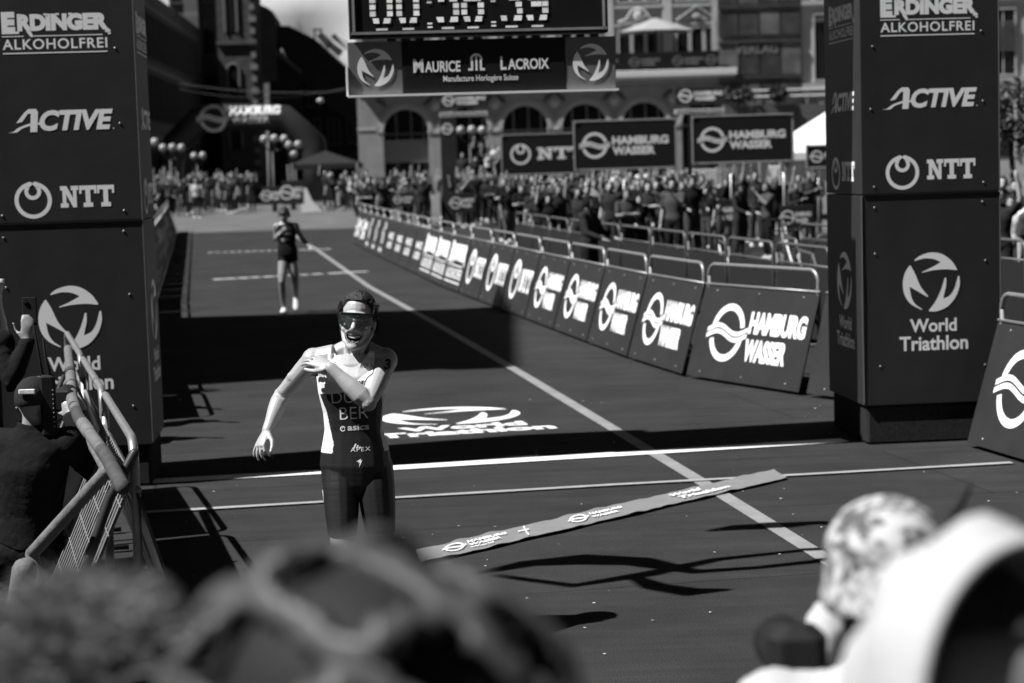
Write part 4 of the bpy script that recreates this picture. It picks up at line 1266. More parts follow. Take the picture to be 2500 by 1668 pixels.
b2 = BVHTree.FromPolygons([tuple(v.co) for v in me2.vertices], [tuple(q.vertices) for q in me2.polygons])
for (px, py, w_, h_, tx) in ((679, 574, .22, .045, 'World'), (689, 588, .12, .05, 'GBR')):
    p = Print(); p.text(tx, 0, 0, w_, h_, .02); O = rp(px, py)
    me_ = bpy.data.meshes.new('lettering')
    vv = []
    for a, b, c in p.v:
        h = b2.ray_cast(Vector((O.x + a, -1, O.z + b)), Vector((0, 1, 0)))
        vv.append(tuple((h[0] if h[0] else Vector((O.x + a, -.1, O.z + b))) + V3(0, -.014, 0)))
    me_.from_pydata(vv, [], p.f); link('lettering', me_, [PRINT_W], run2)

# ================================================================== BUILDINGS ROUND THE SQUARE
def bpart(parent, name, boxes, m, bev=0.0):
    mb = MB()
    for c, d in boxes:
        (mb.bevbox(c, d, bev) if bev else mb.box(c, d))
    return obj(name, mb, m, parent)
_WIN = {}
def window(parent, x, z, w, h, y=0.0, fm=None, arch=False, bars=1, key=None):
    """glass set into a proud frame; alike windows share their meshes"""
    k = (round(w, 2), round(h, 2), arch, bars, fm.name if fm else '')
    if k not in _WIN:
        g = MB(); f = MB()
        if arch:
            pts = [(-w / 2, 0), (w / 2, 0)] + [(w / 2 * math.cos(R(a)), h - w / 2 + w / 2 * math.sin(R(a))) for a in range(0, 181, 20)]
            g.add([(a, -.03, b) for a, b in pts], [tuple(range(len(pts)))])
            f.tube([(a * 1.06, -.05, b) for a, b in pts[1:] + [pts[0]]], .09, 5)
        else:
            g.add([(-w / 2, -.03, 0), (w / 2, -.03, 0), (w / 2, -.03, h), (-w / 2, -.03, h)], [(0, 1, 2, 3)])
            for c, d in (((0, -.06, -.05), (w + .24, .16, .1)), ((0, -.06, h + .05), (w + .24, .16, .1)), ((-w / 2 - .05, -.05, h / 2), (.1, .12, h - .004)), ((w / 2 + .05, -.05, h / 2), (.1, .12, h - .004))):
                f.box(c, d)
            for b in range(bars):
                f.box(((b + 1) / (bars + 1) * w - w / 2, -.045, h / 2), (.07, .07, h - .01))
        _WIN[k] = (g.mesh('window'), f.mesh('window_frame'))
    gm, frm = _WIN[k]
    o = link('window', gm, GLASS, parent); o.location = (x, y, z)
    q = link('window_frame', frm, fm or STONE, o)
    return o

# --- arcade with roof terrace
S = FPX / 130.0
ab0 = dp(880, 480, 130)
arc = thing('arcade_building', 'pale stone arcade with round arches, roof terrace and ornate upper windows', 'building', (ab0.x, 130, rise(130)))
def lx(px): return (px - 880) / S
cxs = [lx(996) + 3.925 * i for i in range(6)]
Rr, zs, zt = 1.47, 4.0, 6.55
bpart(arc, 'corner_pier', [((.82, .4, 3.3), (1.62, .8, 6.6))], STONE, .02)
bpart(arc, 'pier_band', [((.82, .36, 4.25), (1.70, .82, .18))], STONE_L)
bpart(arc, 'plinth', [((.82, .36, .3), (1.72, .84, .6))], STONE_L)
for i, cx in enumerate(cxs):
    x0, x1 = cx - 1.96, cx + 1.96
    if i == 0: x0 = 1.632
    an = [math.pi - math.pi * k / 24 for k in range(25)]
    A = [(cx + Rr * math.cos(a), zs + Rr * math.sin(a)) for a in an]
    B = [(x0 + (x1 - x0) * k / 24, zt) for k in range(25)]
    mb = MB()
    V = [(a, 0, b) for a, b in A] + [(a, 0, b) for a, b in B] + [(a, .7, b) for a, b in A]
    Fq = [(k, k + 1, 26 + k, 25 + k) for k in range(24)] + [(50 + k, 51 + k, k + 1, k) for k in range(24)]
    mb.add(V, Fq)
    mb.add([(x0, 0, zs), (cx - Rr, 0, zs), (x0, 0, zt)], [(0, 1, 2)]); mb.add([(cx + Rr, 0, zs), (x1, 0, zs), (x1, 0, zt)], [(0, 1, 2)])
    obj('arch_wall', mb, STONE, arc)
    mb = MB()
    for r0, r1, yy in ((Rr + .02, Rr + .26, -.10), (Rr + .30, Rr + .42, -.05)):
        P0 = [(cx + r0 * math.cos(a), yy, zs + r0 * math.sin(a)) for a in an] + [(cx + r1 * math.cos(a), yy, zs + r1 * math.sin(a)) for a in an]
        P1 = [(a, .02, c) for a, b, c in P0]
        mb.add(P0 + P1, [(k, k + 1, 26 + k, 25 + k) for k in range(24)] + [(50 + k, 51 + k, k + 1, k) for k in range(24)] + [(25 + k, 26 + k, 76 + k, 75 + k) for k in range(24)])
    obj('arch_moulding', mb, STONE_L, arc)
    for sx in (-1, 1):
        xx = cx + sx * (1.96 + Rr) / 2; wd = 1.96 - Rr - .004
        if i == 0 and sx < 0: xx, wd = (1.632 + cx - Rr) / 2, cx - Rr - 1.636
        bpart(arc, 'pier', [((xx, .35, zs / 2), (wd, .7, zs))], STONE, .015)
        bpart(arc, 'pier_capital', [((xx, .33, zs - .06), (wd + .05, .80, .22))], STONE_L, .02)
    mb = MB(); mb.ell((cx + 1.96, -.08, 5.72), (.36, .18, .40), 12); mb.ell((cx + 1.96, -.2, 5.72), (.16, .14, .2), 8); obj('roundel', mb, STONE_L, arc, True)
    mb = MB()
    for sx in (-1, 1):
        for k in range(7):
            mb.ell((cx + sx * (1.32 + .08 * k), -.03, 5.75 + .09 * (k % 3) + .05 * k), (.13, .07, .1), 6)
    o = obj('carved_spandrel', mb, STONE_D, arc, True); o['kind'] = 'stuff'
    # shop fronts behind each arch
    bpart(arc, 'shop_glass', [((cx, 2.6, 2.8), (3.6, .1, 5.6))], GLASS)
    for dx in (-.75, .25, 1.1):
        bpart(arc, 'shop_mullion', [((cx + dx, 2.5, 2.8), (.12, .06, 5.4))], STONE)
    bpart(arc, 'transom', [((cx, 2.49, 3.9), (3.4, .08, .16))], STONE)
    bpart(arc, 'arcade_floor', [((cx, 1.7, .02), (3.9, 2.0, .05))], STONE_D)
bpart(arc, 'awning', [((cxs[0], .55, 2.75), (2.9, .1, 1.5))], mat('awning_cloth', .22, rough=.8))
X1 = cxs[-1] + 1.96
bpart(arc, 'frieze', [((X1 / 2, .3, 6.75), (X1, .82, .36))], STONE)
bpart(arc, 'cornice', [((X1 / 2, .15, 7.02), (X1 + .2, 1.3, .14)), ((X1 / 2, .1, 7.31), (X1 + .4, 1.6, .42))], mat('white_ledge', .62, rough=.7, var=.1), .02)
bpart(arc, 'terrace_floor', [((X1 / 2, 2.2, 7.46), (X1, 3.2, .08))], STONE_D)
bpart(arc, 'upper_wall', [((X1 / 2, 4.2, 12.0), (X1, .6, 9.2))], STONE)
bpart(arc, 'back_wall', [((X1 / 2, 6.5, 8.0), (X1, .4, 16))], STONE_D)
bpart(arc, 'side_wall', [((.2, 3.6, 8.0), (.4, 5.6, 15.9)), ], STONE)
for i in range(6):
    cx = cxs[i]
    for dx in (-.95, 0, .95):
        window(arc, cx + dx, 7.7, .72, 2.75, 3.88, STONE_L, bars=0)
        window(arc, cx + dx, 12.35, .72, 2.6, 3.88, STONE_L, bars=0)
    bpart(arc, 'wall_pier', [((cx + 1.96, 3.82, 12.0), (.62, .16, 9.0))], STONE_L, .02)
    bpart(arc, 'string_course', [((cx, 3.80, 10.75), (3.2, .2, .14)), ((cx, 3.8, 11.98), (3.2, .22, .16))], STONE_L)
    if i % 2:
        mb = MB(); mb.add([(cx - 1.3, 3.7, 10.95), (cx + 1.3, 3.7, 10.95), (cx, 3.7, 11.85), (cx - 1.3, 3.9, 10.95), (cx + 1.3, 3.9, 10.95), (cx, 3.9, 11.85)], [(0, 1, 2), (0, 2, 5, 3), (1, 4, 5, 2)])
        mb.tube([(cx - 1.35, 3.64, 10.95), (cx, 3.64, 11.88), (cx + 1.35, 3.64, 10.95)], .09, 5); mb.ell((cx, 3.62, 11.2), (.3, .12, .22), 8)
        obj('pediment', mb, STONE, arc)
    else:
        mb = MB(); mb.tube([(cx - 1.35, 3.66, 10.95), (cx - .8, 3.66, 11.15), (cx - .45, 3.66, 11.7), (cx, 3.66, 11.85), (cx + .45, 3.66, 11.7), (cx + .8, 3.66, 11.15), (cx + 1.35, 3.66, 10.95)], .09, 6); mb.ell((cx, 3.64, 11.35), (.36, .14, .42), 8)
        for k in range(8): mb.ell((cx + (k - 3.5) * .16, 3.66, 11.25 + .2 * (k % 2)), (.12, .08, .13), 6)
        obj('scroll_ornament', mb, STONE_L, arc, True)
# banner along the terrace
tb = thing('terrace_banner', 'long black banner with wave ring marks along the roof terrace', 'banner', (ab0.x, 130, rise(130)))
mb = MB(); mb.bevbox(((lx(1440) + lx(1758)) / 2, -.5, 8.12), (lx(1758) - lx(1440), .05, 1.12), .01); obj('cloth', mb, BLACK, tb)
for px in (1450, 1550, 1655, 1757 - 22):
    p = Print(); wave_mark(p, 0, 0, .66, 2.05); p.on('lettering', tb, (lx(px) - .3, -.53, 7.75), (1, 0, 0), (0, 0, 1), mat('dim_print', .16, rough=.7), .01)
ps = thing('terrace_parasol', 'large pale square parasol open on the roof terrace', 'parasol', (ab0.x + lx(1612), 131.6, rise(130) + 7.5))
mb = MB()
for k in range(8):
    a0_, a1_ = R(45 * k + 22.5), R(45 * k + 67.5)
    for (r0, z0, r1, z1) in ((0.0, 3.55, .9, 3.25), (.9, 3.25, 2.65, 2.62)):
        mb.add([(r0 * math.cos(a0_), r0 * math.sin(a0_), z0), (r1 * math.cos(a0_), r1 * math.sin(a0_), z1), (r1 * math.cos(a1_), r1 * math.sin(a1_), z1), (r0 * math.cos(a1_), r0 * math.sin(a1_), z0)], [(0, 1, 2, 3)])
obj('canopy', mb, mat('parasol_cloth', .30, rough=.8), ps)
mb = MB(); mb.tube([(0, 0, 0), (0, 0, 3.5)], .06, 8); obj('pole', mb, DARKM, ps)
# --- dark glazed front next to it, with faint lettering
gb = thing('glazed_building', 'dark glazed facade with faint lettering between the arcade and the right pillar', 'building', (ab0.x + lx(1757), 129.6, rise(130)))
gw = lx(1958) - lx(1757)
bpart(gb, 'wall', [((gw / 2, 2.5, 8.5), (gw, 4.5, 17))], mat('grey_net', .16, rough=.7, var=.6, scale=.5))
GN = mat('tinted_pane', .06, rough=.25, spec=.5, var=.7, scale=.6)
for r_ in range(7):
    for c in range(4):
        bpart(gb, 'pane', [((gw * (c + .5) / 4, .2, 1.2 + r_ * 2.3), (gw / 4 - .12, .12, 2.1 if r_ % 2 else 1.5))], GN if (r_ + c) % 3 else mat('pale_pane', .13, rough=.4, var=.5, scale=.8))
    bpart(gb, 'ledge', [((gw / 2, .15, 2.3 + r_ * 2.3), (gw, .24, .09))], STONE_D)
p = Print(); p.text('VERLAG', .2, 0, 2.8, .62, .03); p.on('lettering', gb, (.9, .10, 8.4), (1, 0, 0), (0, 0, 1), mat('dim_print', .16))
p = Print(); p.text('ONLINE', .2, 0, 2.8, .5, .03); p.on('lettering', gb, (1.2, .10, 4.9), (1, 0, 0), (0, 0, 1), mat('dim_print', .16))
# --- pale house continuing to the right of it
hb = thing('pale_house', 'pale house front with tall windows, cut by the right pillar', 'building', (ab0.x + lx(1960), 130, rise(130)))
bpart(hb, 'wall', [((9, 1, 8.5), (18, 2, 17))], STONE_L)
for i in range(6):
    for z, h in ((1.2, 4.0), (6.6, 4.2), (12.2, 3.2)):
        window(hb, 1.6 + 2.9 * i, z, 1.5, h, -.02, STONE_L, arch=(z < 2 or i > 4), bars=1)
bpart(hb, 'ledge', [((9, -.1, 6.2), (18, .5, .35)), ((9, -.08, 11.6), (18, .4, .3))], STONE_L)
for i in range(6):
    bpart(hb, 'shutter', [((1.6 + 2.9 * i, -.2, 8.2 + k * .22), (1.5, .05, .12)) for k in range(9)] if i > 3 else [((1.6 + 2.9 * i, -.2, 10.5), (1.5, .1, .3))], STONE_D)
# terrace railing with cypress tubs in front of the glazed front
rl = thing('terrace_railing', 'light steel railing on a low terrace below the glazed front', 'railing', (ab0.x + lx(1762), 128.2, rise(130)))
for zz in (5.55, 5.95):
    mb = MB(); mb.tube([(0, 0, zz), (7.2, 0, zz)], .06, 6); obj('rail', mb, mat('pale_rail', .6, rough=.5), rl)
bpart(rl, 'terrace_slab', [((3.6, .6, 2.5), (7.2, 1.3, 5.0))], STONE_D)
for k in range(5):
    mb = MB(); mb.tube([(k * 1.8, 0, 5.0), (k * 1.8, 0, 6.0)], .04, 6); obj('baluster', mb, ALU, rl)
LEAF = mat('dark_leaf', .035, rough=.7, var=.4, scale=3)
def leaf_blob(parent, name, c, r, n, rs, m=LEAF, sz=.16):
    mb = MB()
    for _ in range(n):
        v = Vector((rs.gauss(0, 1), rs.gauss(0, 1), rs.gauss(0, 1))).normalized() * rs.uniform(.55, 1.05)
        p_ = Vector(c) + Vector((v.x * r[0], v.y * r[1], v.z * r[2]))
        a = Vector((rs.uniform(-1, 1), rs.uniform(-1, 1), rs.uniform(-1, 1))).normalized() * sz
        b = a.cross(Vector((rs.uniform(-1, 1), rs.uniform(-1, 1), 1))).normalized() * sz * .5
        mb.add([p_ - a, p_ + b, p_ + a, p_ - b], [(0, 1, 2, 3)])
    return obj(name, mb, m, parent)
for k, (px, py0, py1, w, lab) in enumerate(((1802, 207, 250, .95, 'round dark clipped shrub on the terrace below the glazed front'), (1900, 205, 262, .62, 'slim dark cypress on the terrace beside the right pillar'))):
    b = dp(px, py1, 128); tpt = dp(px, py0, 128)
    sh_ = thing('terrace_shrub', lab, 'shrub', (b.x, 128, rise(128) + 5.0))
    h = tpt.z - sh_.location.z
    leaf_blob(sh_, 'crown', (0, 0, h * .55), (w, w, h * .45), 260, random.Random(k), sz=.2)
    mb = MB(); mb.tube([(0, 0, 0), (0, 0, h * .5)], [.08, .05], 6); obj('trunk', mb, STONE_D, sh_)

# --- left side
la = thing('office_block', 'dark office block with long rows of narrow windows at the left', 'building', (-20.3, 104, 0.4), math.atan2(52, -3.2))
LWL = math.hypot(52, 3.2)
bpart(la, 'wall', [((LWL / 2, 4, 6.4), (LWL, 8, 12.8))], RENDER_D)
for r_, (z, h) in enumerate(((1.0, 2.6), (5.0, 2.7), (8.7, 2.6))):
    for i in range(20):
        window(la, LWL * (i + .5) / 20, z, 1.75, h, -.01, RENDER_D, bars=1)
    bpart(la, 'ledge', [((LWL / 2, -.04, z + h + .4), (LWL, .25, .22))], mat('grey_render', .14, rough=.9))
D2 = 150.0; S2 = FPX / D2
def far(px, py, d=D2): return dp(px, py, d)
lb = thing('stone_house', 'narrow stone house with a rusticated corner pier at the left', 'building', (far(432, 500).x, D2, rise(D2)))
wb = (565 - 432) / S2
bpart(lb, 'wall', [((wb / 2, 3, 9.5), (wb, 5, 19))], mat('house_stone_dark', .05, rough=.9, var=.25, scale=.5))
STB = brick_material('rusticated_pier', .17, .09, 1.0, .42, 5.0)
bpart(lb, 'corner_pier', [(((487 - 432) / S2, .25, 9), (1.05, .7, 18))], STB)
for z in (2.2, 6.4, 10.6, 14.6):
    window(lb, .62, z, .85, 2.6, .48, STONE_D, bars=0); window(lb, 2.9, z, .9, 2.6, .48, RENDER_D, bars=0)
    bpart(lb, 'ledge', [((.62, .3, z + 3.0), (1.3, .4, .3))], STONE_D)
tw_ = thing('brick_tower', 'square brick tower with arched windows and pale corner stones', 'tower', (far(562, 500).x, D2 - 3, rise(D2)))
wt = (652 - 562) / S2
bpart(tw_, 'wall', [((wt / 2, 2, 10), (wt, 4, 20))], BRICK)
for z in (3.4, 7.4, 12.0): window(tw_, wt * .38, z, .85, 2.3 if z < 12 else 3.4, -.02, mat('pale_reveal', .16), arch=True)
for k in range(22):
    bpart(tw_, 'quoin', [((wt - .18, -.05, .6 + k * .88), (.36 if k % 2 else .55, .2, .42))], mat('quoin_stone', .19))
for z in (6.3, 11.2): bpart(tw_, 'ledge', [((wt / 2, -.06, z), (wt + .15, .3, .22))], STONE_D)
# --- dark gabled houses right of the tower, sky above
gh = thing('gabled_house', 'dark slate roofed house right of the brick tower', 'house', (far(650, 500).x, 152, rise(150)))
S3 = FPX / 152
def gl(px, py):
    q = dp(px, py, 152); return (q.x - gh.location.x, q.z - gh.location.z)
def slab(parent, name, pts, y0, y1, m):
    mb = MB(); n = len(pts)
    mb.add([(a, y0, b) for a, b in pts] + [(a, y1, b) for a, b in pts], [tuple(range(n)), tuple(range(2 * n - 1, n - 1, -1))] + [(i, i + n, (i + 1) % n + n, (i + 1) % n) for i in range(n)])
    return obj(name, mb, m, parent)
slab(gh, 'gable_wall', [gl(656, 500), gl(735, 500), gl(735, 190), gl(658, 110)], 0, 9, mat('house_dark', .022, rough=.9))
slab(gh, 'roof', [gl(650, 62), gl(703, 62), gl(760, 90), gl(885, 205), gl(885, 330), gl(735, 195)], .4, 8, SLATE)
slab(gh, 'turret', [gl(632, 200), gl(676, 198), gl(674, 50), gl(664, 34), gl(654, 20), gl(632, 10)], -.3, 3, STONE_D)
slab(gh, 'verge_board', [gl(650, 112), gl(656, 106), gl(738, 172), gl(733, 180)], -.15, .35, mat('verge', .12))
for a, b, c, d in ((772, 88, 800, 112), (806, 90, 850, 118), (796, 112, 826, 132)):
    q0, q1 = gl(a, b), gl(c, d)
    mb = MB(); mb.add([(q0[0], .1, q0[1]), (q0[0] + .35, .1, q0[1] + .25), (q1[0] + .35, .1, q1[1] + .2), (q1[0], .1, q1[1] - .25), (q0[0], .9, q0[1] + .1), (q0[0] + .35, .9, q0[1] + .35), (q1[0] + .35, .9, q1[1] + .3), (q1[0], .9, q1[1] - .15)], [(0, 3, 2, 1), (4, 5, 6, 7), (0, 1, 5, 4), (1, 2, 6, 5), (2, 3, 7, 6), (3, 0, 4, 7)])
    obj('skylight', mb, mat('zinc_flashing', .75, rough=.5), gh)
for px in (762, 778): bpart(gh, 'chimney', [((gl(px, 80)[0], 2, gl(px, 80)[1]), (.12, .12, .9))], DARKM)
bpart(gh, 'chimney_cap', [((gl(770, 70)[0], 2, gl(770, 70)[1] + .05), (.7, .2, .12))], DARKM)
gh2 = thing('street_house', 'dark house front between the slate roof and the arcade', 'house', (far(735, 500).x, 155, rise(150)))
slab(gh2, 'wall', [(0, 0), ((884 - 735) / S3, 0), ((884 - 735) / S3, 9.5), (0, 9.5)], 0, 4, mat('house_dark', .022, rough=.9))
for r_ in range(3):
    for c in range(3): window(gh2, .8 + c * 1.5, .8 + r_ * 2.9, .8, 1.9, -.02, STONE_D, bars=1)
# --- overhead wires and hanging lamp
for k, (a, b, sag) in enumerate((((440, 218), (852, 214), .5), ((440, 205), (852, 222), .25))):
    A, B = dp(*a, 100), dp(*b, 104)
    mb = MB(); mb.tube([A.lerp(B, t / 12) - V3(0, 0, sag * 4 * (t / 12) * (1 - t / 12)) for t in range(13)], .025, 5)
    tag(obj('overhead_wire', mb, mat('wire', .12, rough=.6)), ['sagging wire strung across the street above the inflatable arch', 'second tighter wire strung across the street above the inflatable arch'][k], 'wire')
mat('lamp_globe', .34, rough=.25, spec=.6)
hl_ = thing('hanging_lamp', 'pale street lamp hanging from the wire right of the inflatable arch', 'lamp', dp(782, 246, 101))
mb = MB(); mb.ell((0, 0, 0), (.20, .20, .14), 10); obj('lamp_shade', mb, mat('lamp_globe', .55, rough=.3, spec=.5), hl_, True)
mb = MB(); mb.tube([(0, 0, .1), (0, 0, .55)], .02, 6); obj('cord', mb, DARKM, hl_)

# --- houses out of the picture that shade the course and close the square
def plain_house(name, label, loc, rz, w, h, d, m, rows, cols):
    t = thing(name, label, 'building', loc, rz)
    bpart(t, 'wall', [((w / 2, d / 2, h / 2), (w, d, h))], m)
    for r_ in range(rows):
        for c in range(cols): window(t, w * (c + .5) / cols, 1.5 + r_ * (h - 2) / rows, w / cols * .5, (h - 2) / rows * .62, -.01, STONE_L)
    bpart(t, 'cornice', [((w / 2, -.1, h - .3), (w + .4, .5, .5))], STONE_L)
    return t
plain_house('shadow_house', 'tall unseen house left of the course, added to cast the mid-road shadow', (-13.3, 17.7, 0), R(90), 8.9, 19.0, 12, STONE_D, 5, 5)  # added house, placed and sized to throw the mid-road shadow
plain_house('town_hall', 'long town hall front closing the square behind the camera', (45, -38, 0), R(180), 95, 26, 14, STONE_D, 4, 22)
plain_house('bank_building', 'wide bank building on the far left of the square', (-62, -30, 0), R(90), 70, 24, 14, STONE_D, 5, 16)
# --- cumulus far behind the houses
mb = MB(); rs = random.Random(9)
for k in range(420):
    x = rs.uniform(-620, 520); z = rs.uniform(35, 170)
    r = rs.uniform(16, 38)
    mb.ell((x, 880 + (z - 40) * .35 + rs.uniform(-20, 20), z), (r * 1.5, r * .7, r * .6), 14)
cl_me = remesh(mb, 8.0, 5)
cl_o = link('sky', cl_me, [mat('cloud', .62, rough=1.0, spec=0.0, var=.08, scale=.02)], None, True)
struct(cl_o)

# ================================================================== STREET FURNITURE FAR OUT
def wrap_print(pr, name, parent, fn, m):
    me_ = bpy.data.meshes.new(name); bmx = bmesh.new()
    vs_ = [bmx.verts.new((a, b, 0)) for a, b, c in pr.v]
    for f in pr.f:
        try: bmx.faces.new([vs_[i] for i in f])
        except ValueError: pass
    for v in bmx.verts: v.co = fn(v.co.x, v.co.y)
    bmx.to_mesh(me_); bmx.free()
    return link(name, me_, m, parent)
AI = 108.0
ia = thing('inflatable_arch', 'dark inflatable arch over the street with wave ring mark', 'inflatable arch', (dp(590, 500, AI).x, AI, rise(AI)))
def il(px, py):
    q = dp(px, py, AI) - ia.location; return V3(q.x, 0, q.z)
rad = .74
for_path = [il(408, 512), il(416, 400), il(428, 352), il(466, 314), il(488, 291), il(520, 288), il(660, 287), il(692, 288), il(730, 322), il(764, 352), il(772, 400), il(778, 512)]
for_path[0].z = for_path[-1].z = 0.05
mb = MB(); mb.tube(for_path, rad, 20); obj('tube', mb, mat('inflatable_skin', .03, rough=.4, spec=.4, var=.1), ia, True)
c0, c1 = il(520, 288), il(660, 287)
def on_tube(x, z):
    zz = c0.z + (c1.z - c0.z) * (x - c0.x) / (c1.x - c0.x)
    return V3(x, -math.sqrt(max(.2, (rad + .02) ** 2 - min((z - zz) ** 2, rad * rad * .8))), z)
k = AI / FPX
p = Print(); wave_ring(p, il(525, 290).x, il(525, 290).z, 33 * k); wrap_print(p, 'ring_emblem', ia, on_tube, mat('arch_print', .8, rough=.5))
p = Print(); a = il(565, 283); p.text('HAMBURG', a.x, a.z, 122 * k, 22 * k, .05); a = il(570, 303); p.text('WASSER', a.x, a.z, 92 * k, 16 * k, .03); wrap_print(p, 'lettering', ia, on_tube, mat('arch_print', .5))
GLOBE = mat('lamp_globe', .55)
def candelabra(globes, d, base_px, label):
    b = dp(base_px, 480, d)
    t = thing('street_lamp', label, 'street lamp', (b.x, d, rise(d)), 0, 'globe street lamps round the square')
    G = [dp(px, py, d) - t.location for px, py in globes]
    zt_ = min(g.z for g in G) - .45
    mb = MB(); mb.tube([(0, 0, 0), (0, 0, .5), (0, 0, .6), (0, 0, zt_)], [.13, .11, .07, .05], 8); obj('pole', mb, DARKM, t, True)
    for g in G:
        mb = MB(); mb.tube([(0, 0, zt_ - .1), (g.x * .5, 0, zt_ - .05), (g.x, 0, g.z - .35), (g.x, 0, g.z - .2)], .03, 6); obj('arm', mb, DARKM, t, True)
        mb = MB(); mb.ell((g.x, 0, g.z), (.19, .19, .19), 14); go = obj('globe', mb, GLOBE, t, True)
        mb = MB(); mb.ell((g.x, 0, g.z - .2), (.12, .12, .06), 8); obj('collar', mb, DARKM, go)
candelabra([(354, 347), (378, 347)], 90, 366, 'pair of lamp globes beside the left pillar')
candelabra([(398, 361), (421, 360), (443, 361)], 96, 421, 'three lamp globes left of the inflatable arch')
candelabra([(474, 381), (495, 380)], 104, 485, 'two small lamp globes under the inflatable arch')
candelabra([(645, 340), (670, 338), (694, 339)], 92, 670, 'three lamp globes at the right foot of the inflatable arch')
candelabra([(705, 354), (728, 353), (718, 376)], 94, 716, 'lower cluster of globes right under the inflatable arch')
candelabra([(1125, 318), (1152, 317), (1177, 318)], 88, 1152, 'three lamp globes in front of the arcade by the banner tower')
# banner towers of the course exit
def banner_tower(px0, px1, py0, py1, d, colpx, label, emblem_py=None):
    b = dp(px0, 480, d); k = d / FPX
    t = thing('banner_tower', label, 'banner tower', (b.x, d, rise(d)), 0, 'banner towers in front of the arcade')
    lz = lambda px, py: dp(px, py, d) - t.location
    z0, z1 = lz(px0, py1).z, lz(px0, py0).z; w = (px1 - px0) * k
    mb = MB(); mb.bevbox((w / 2, 0, (z0 + z1) / 2), (w, .35, z1 - z0), .01); obj('banner', mb, NAVY, t)
    mb = MB(); mb.bevbox((w / 2, 0, z0 - .22), (w, .30, .16), .01); obj('light_strip', mb, STONE_L, t)
    p = Print(); p.text('#HAMBURGWASSER', .05, 0, w - .1, .08, .02); p.on('lettering', t, (0, -.16, z0 - .26), (1, 0, 0), (0, 0, 1), BLACK, .01)
    cx = (colpx - px0) * k
    mb = MB(); mb.bevbox((cx, 0, (z0 - .3) / 2), (.5, .34, z0 - .3), .01); obj('column', mb, NAVY, t)
    p = Print(); wave_mark(p, w * .06, 0, (z1 - z0) * .72, w * .9); p.on('lettering', t, (0, -.18, z0 + (z1 - z0) * .14), (1, 0, 0), (0, 0, 1), mat('sign_print', .3), .01)
    if emblem_py:
        q = lz(colpx, emblem_py); p = Print(); wave_ring(p, 0, 0, .19); p.on('ring_emblem', t, (cx, -.18, q.z), (1, 0, 0), (0, 0, 1), mat('sign_print', .3), .01)
banner_tower(1080, 1197, 228, 266, 70, 1097, 'dark banner tower with wave ring in front of the arcade, left one', 315)
banner_tower(1652, 1772, 213, 258, 68, 1712, 'dark banner tower above the raised signs, right one')
# black canopy and white canopy
def canopy(px0, px1, py_top, py_eave, d, label, m, name='event_tent', name_g='event tents'):
    a, b = dp(px0, py_eave, d), dp(px1, py_eave, d); w = b.x - a.x
    t = thing(name, label, 'tent', (a.x, d, rise(d)), 0)
    z = (a.z + b.z) / 2 - rise(d); zt_ = dp((px0 + px1) / 2, py_top, d).z - rise(d)
    mb = MB(); c = (w / 2, w / 2, zt_); q = [(0, 0, z), (w, 0, z), (w, w, z), (0, w, z)]
    mb.add(q + [c], [(0, 1, 4), (1, 2, 4), (2, 3, 4), (3, 0, 4)])
    mb.add([(x, y, zz - e) for e in (0, .25) for x, y, zz in q], [(0, 4, 5, 1), (1, 5, 6, 2), (2, 6, 7, 3), (3, 7, 4, 0)])
    obj('canopy', mb, m, t)
    for x, y, zz in q:
        mb = MB(); mb.tube([(x, y, 0), (x, y, z)], .05, 6); obj('leg', mb, ALU, t)
    return t
canopy(703, 872, 368, 400, 96, 'black event tent beside the inflatable arch', mat('black_tent', .02, rough=.6, spec=.3))
canopy(1905, 2300, 235, 368, 66, 'white event tent behind the right pillar', mat('white_tent', .72, rough=.7))
for k, (px0, px1, py0, py1, d, lab, g) in enumerate(((1692, 1752, 412, 472, 58, 'pale partition panel below the right framed sign', .5), (1755, 1800, 412, 470, 58, 'grey partition panel below the right framed sign', .25), (1878, 1905, 405, 450, 57, 'bright white sheet hanging near the right pillar', .8))):
    a, b = dp(px0, py1, d), dp(px1, py0, d)
    t = thing('partition_panel', lab, 'panel', (a.x, d, 0))
    mb = MB(); mb.bevbox(((b.x - a.x) / 2, 0, b.z / 2 + .0), (b.x - a.x, .06, b.z), .01); obj('panel', mb, mat('panel_%d' % k, g, rough=.7), t)
    for x in (0.03, b.x - a.x - .03):
        mb = MB(); mb.tube([(x, .05, 0), (x, .05, b.z + .06)], .025, 6); obj('post', mb, ALU, t)
wq = dp(735, 505, 90)
t = thing('white_hoarding', 'white triangular hoarding board by the far crowd, right of the second runner', 'board', (wq.x, 90, rise(90)))
slab(t, 'board', [(0, 0), (.95, 0), (.5, .55), (.28, 1.1), (0, 1.15)], 0, .05, mat('white_board', .7)); slab(t, 'prop', [(.1, 0), (.2, 0), (.2, 1.0), (.1, 1.0)], .05, .4, DARKM)
# bollards
bp_ = None
for k, (px, top, bot) in enumerate(((1580, 492, 585), (1622, 495, 592), (1660, 498, 600), (1704, 500, 604), (1757, 502, 612), (1545, 490, 580))):
    d = FPX * 1.05 / (bot - top)
    b = dp(px, bot, d)
    lab = '%s black bollard counted from the left, inside the transition area' % ['second', 'third', 'fourth', 'fifth', 'sixth', 'first'][k]
    if bp_ is None:
        bp_ = thing('bollard', lab, 'bollard', (b.x, d, 0), 0, 'black bollards in the transition area')
        mb = MB(); mb.tube([(0, 0, 0), (0, 0, .95)], .085, 10); obj('post', mb, RUBBER, bp_, True)
        mb = MB(); mb.ell((0, 0, .97), (.1, .1, .07), 10); obj('cap', mb, RUBBER, bp_, True)
    else:
        copy_tree(bp_, (b.x, d, 0), 0, lab)
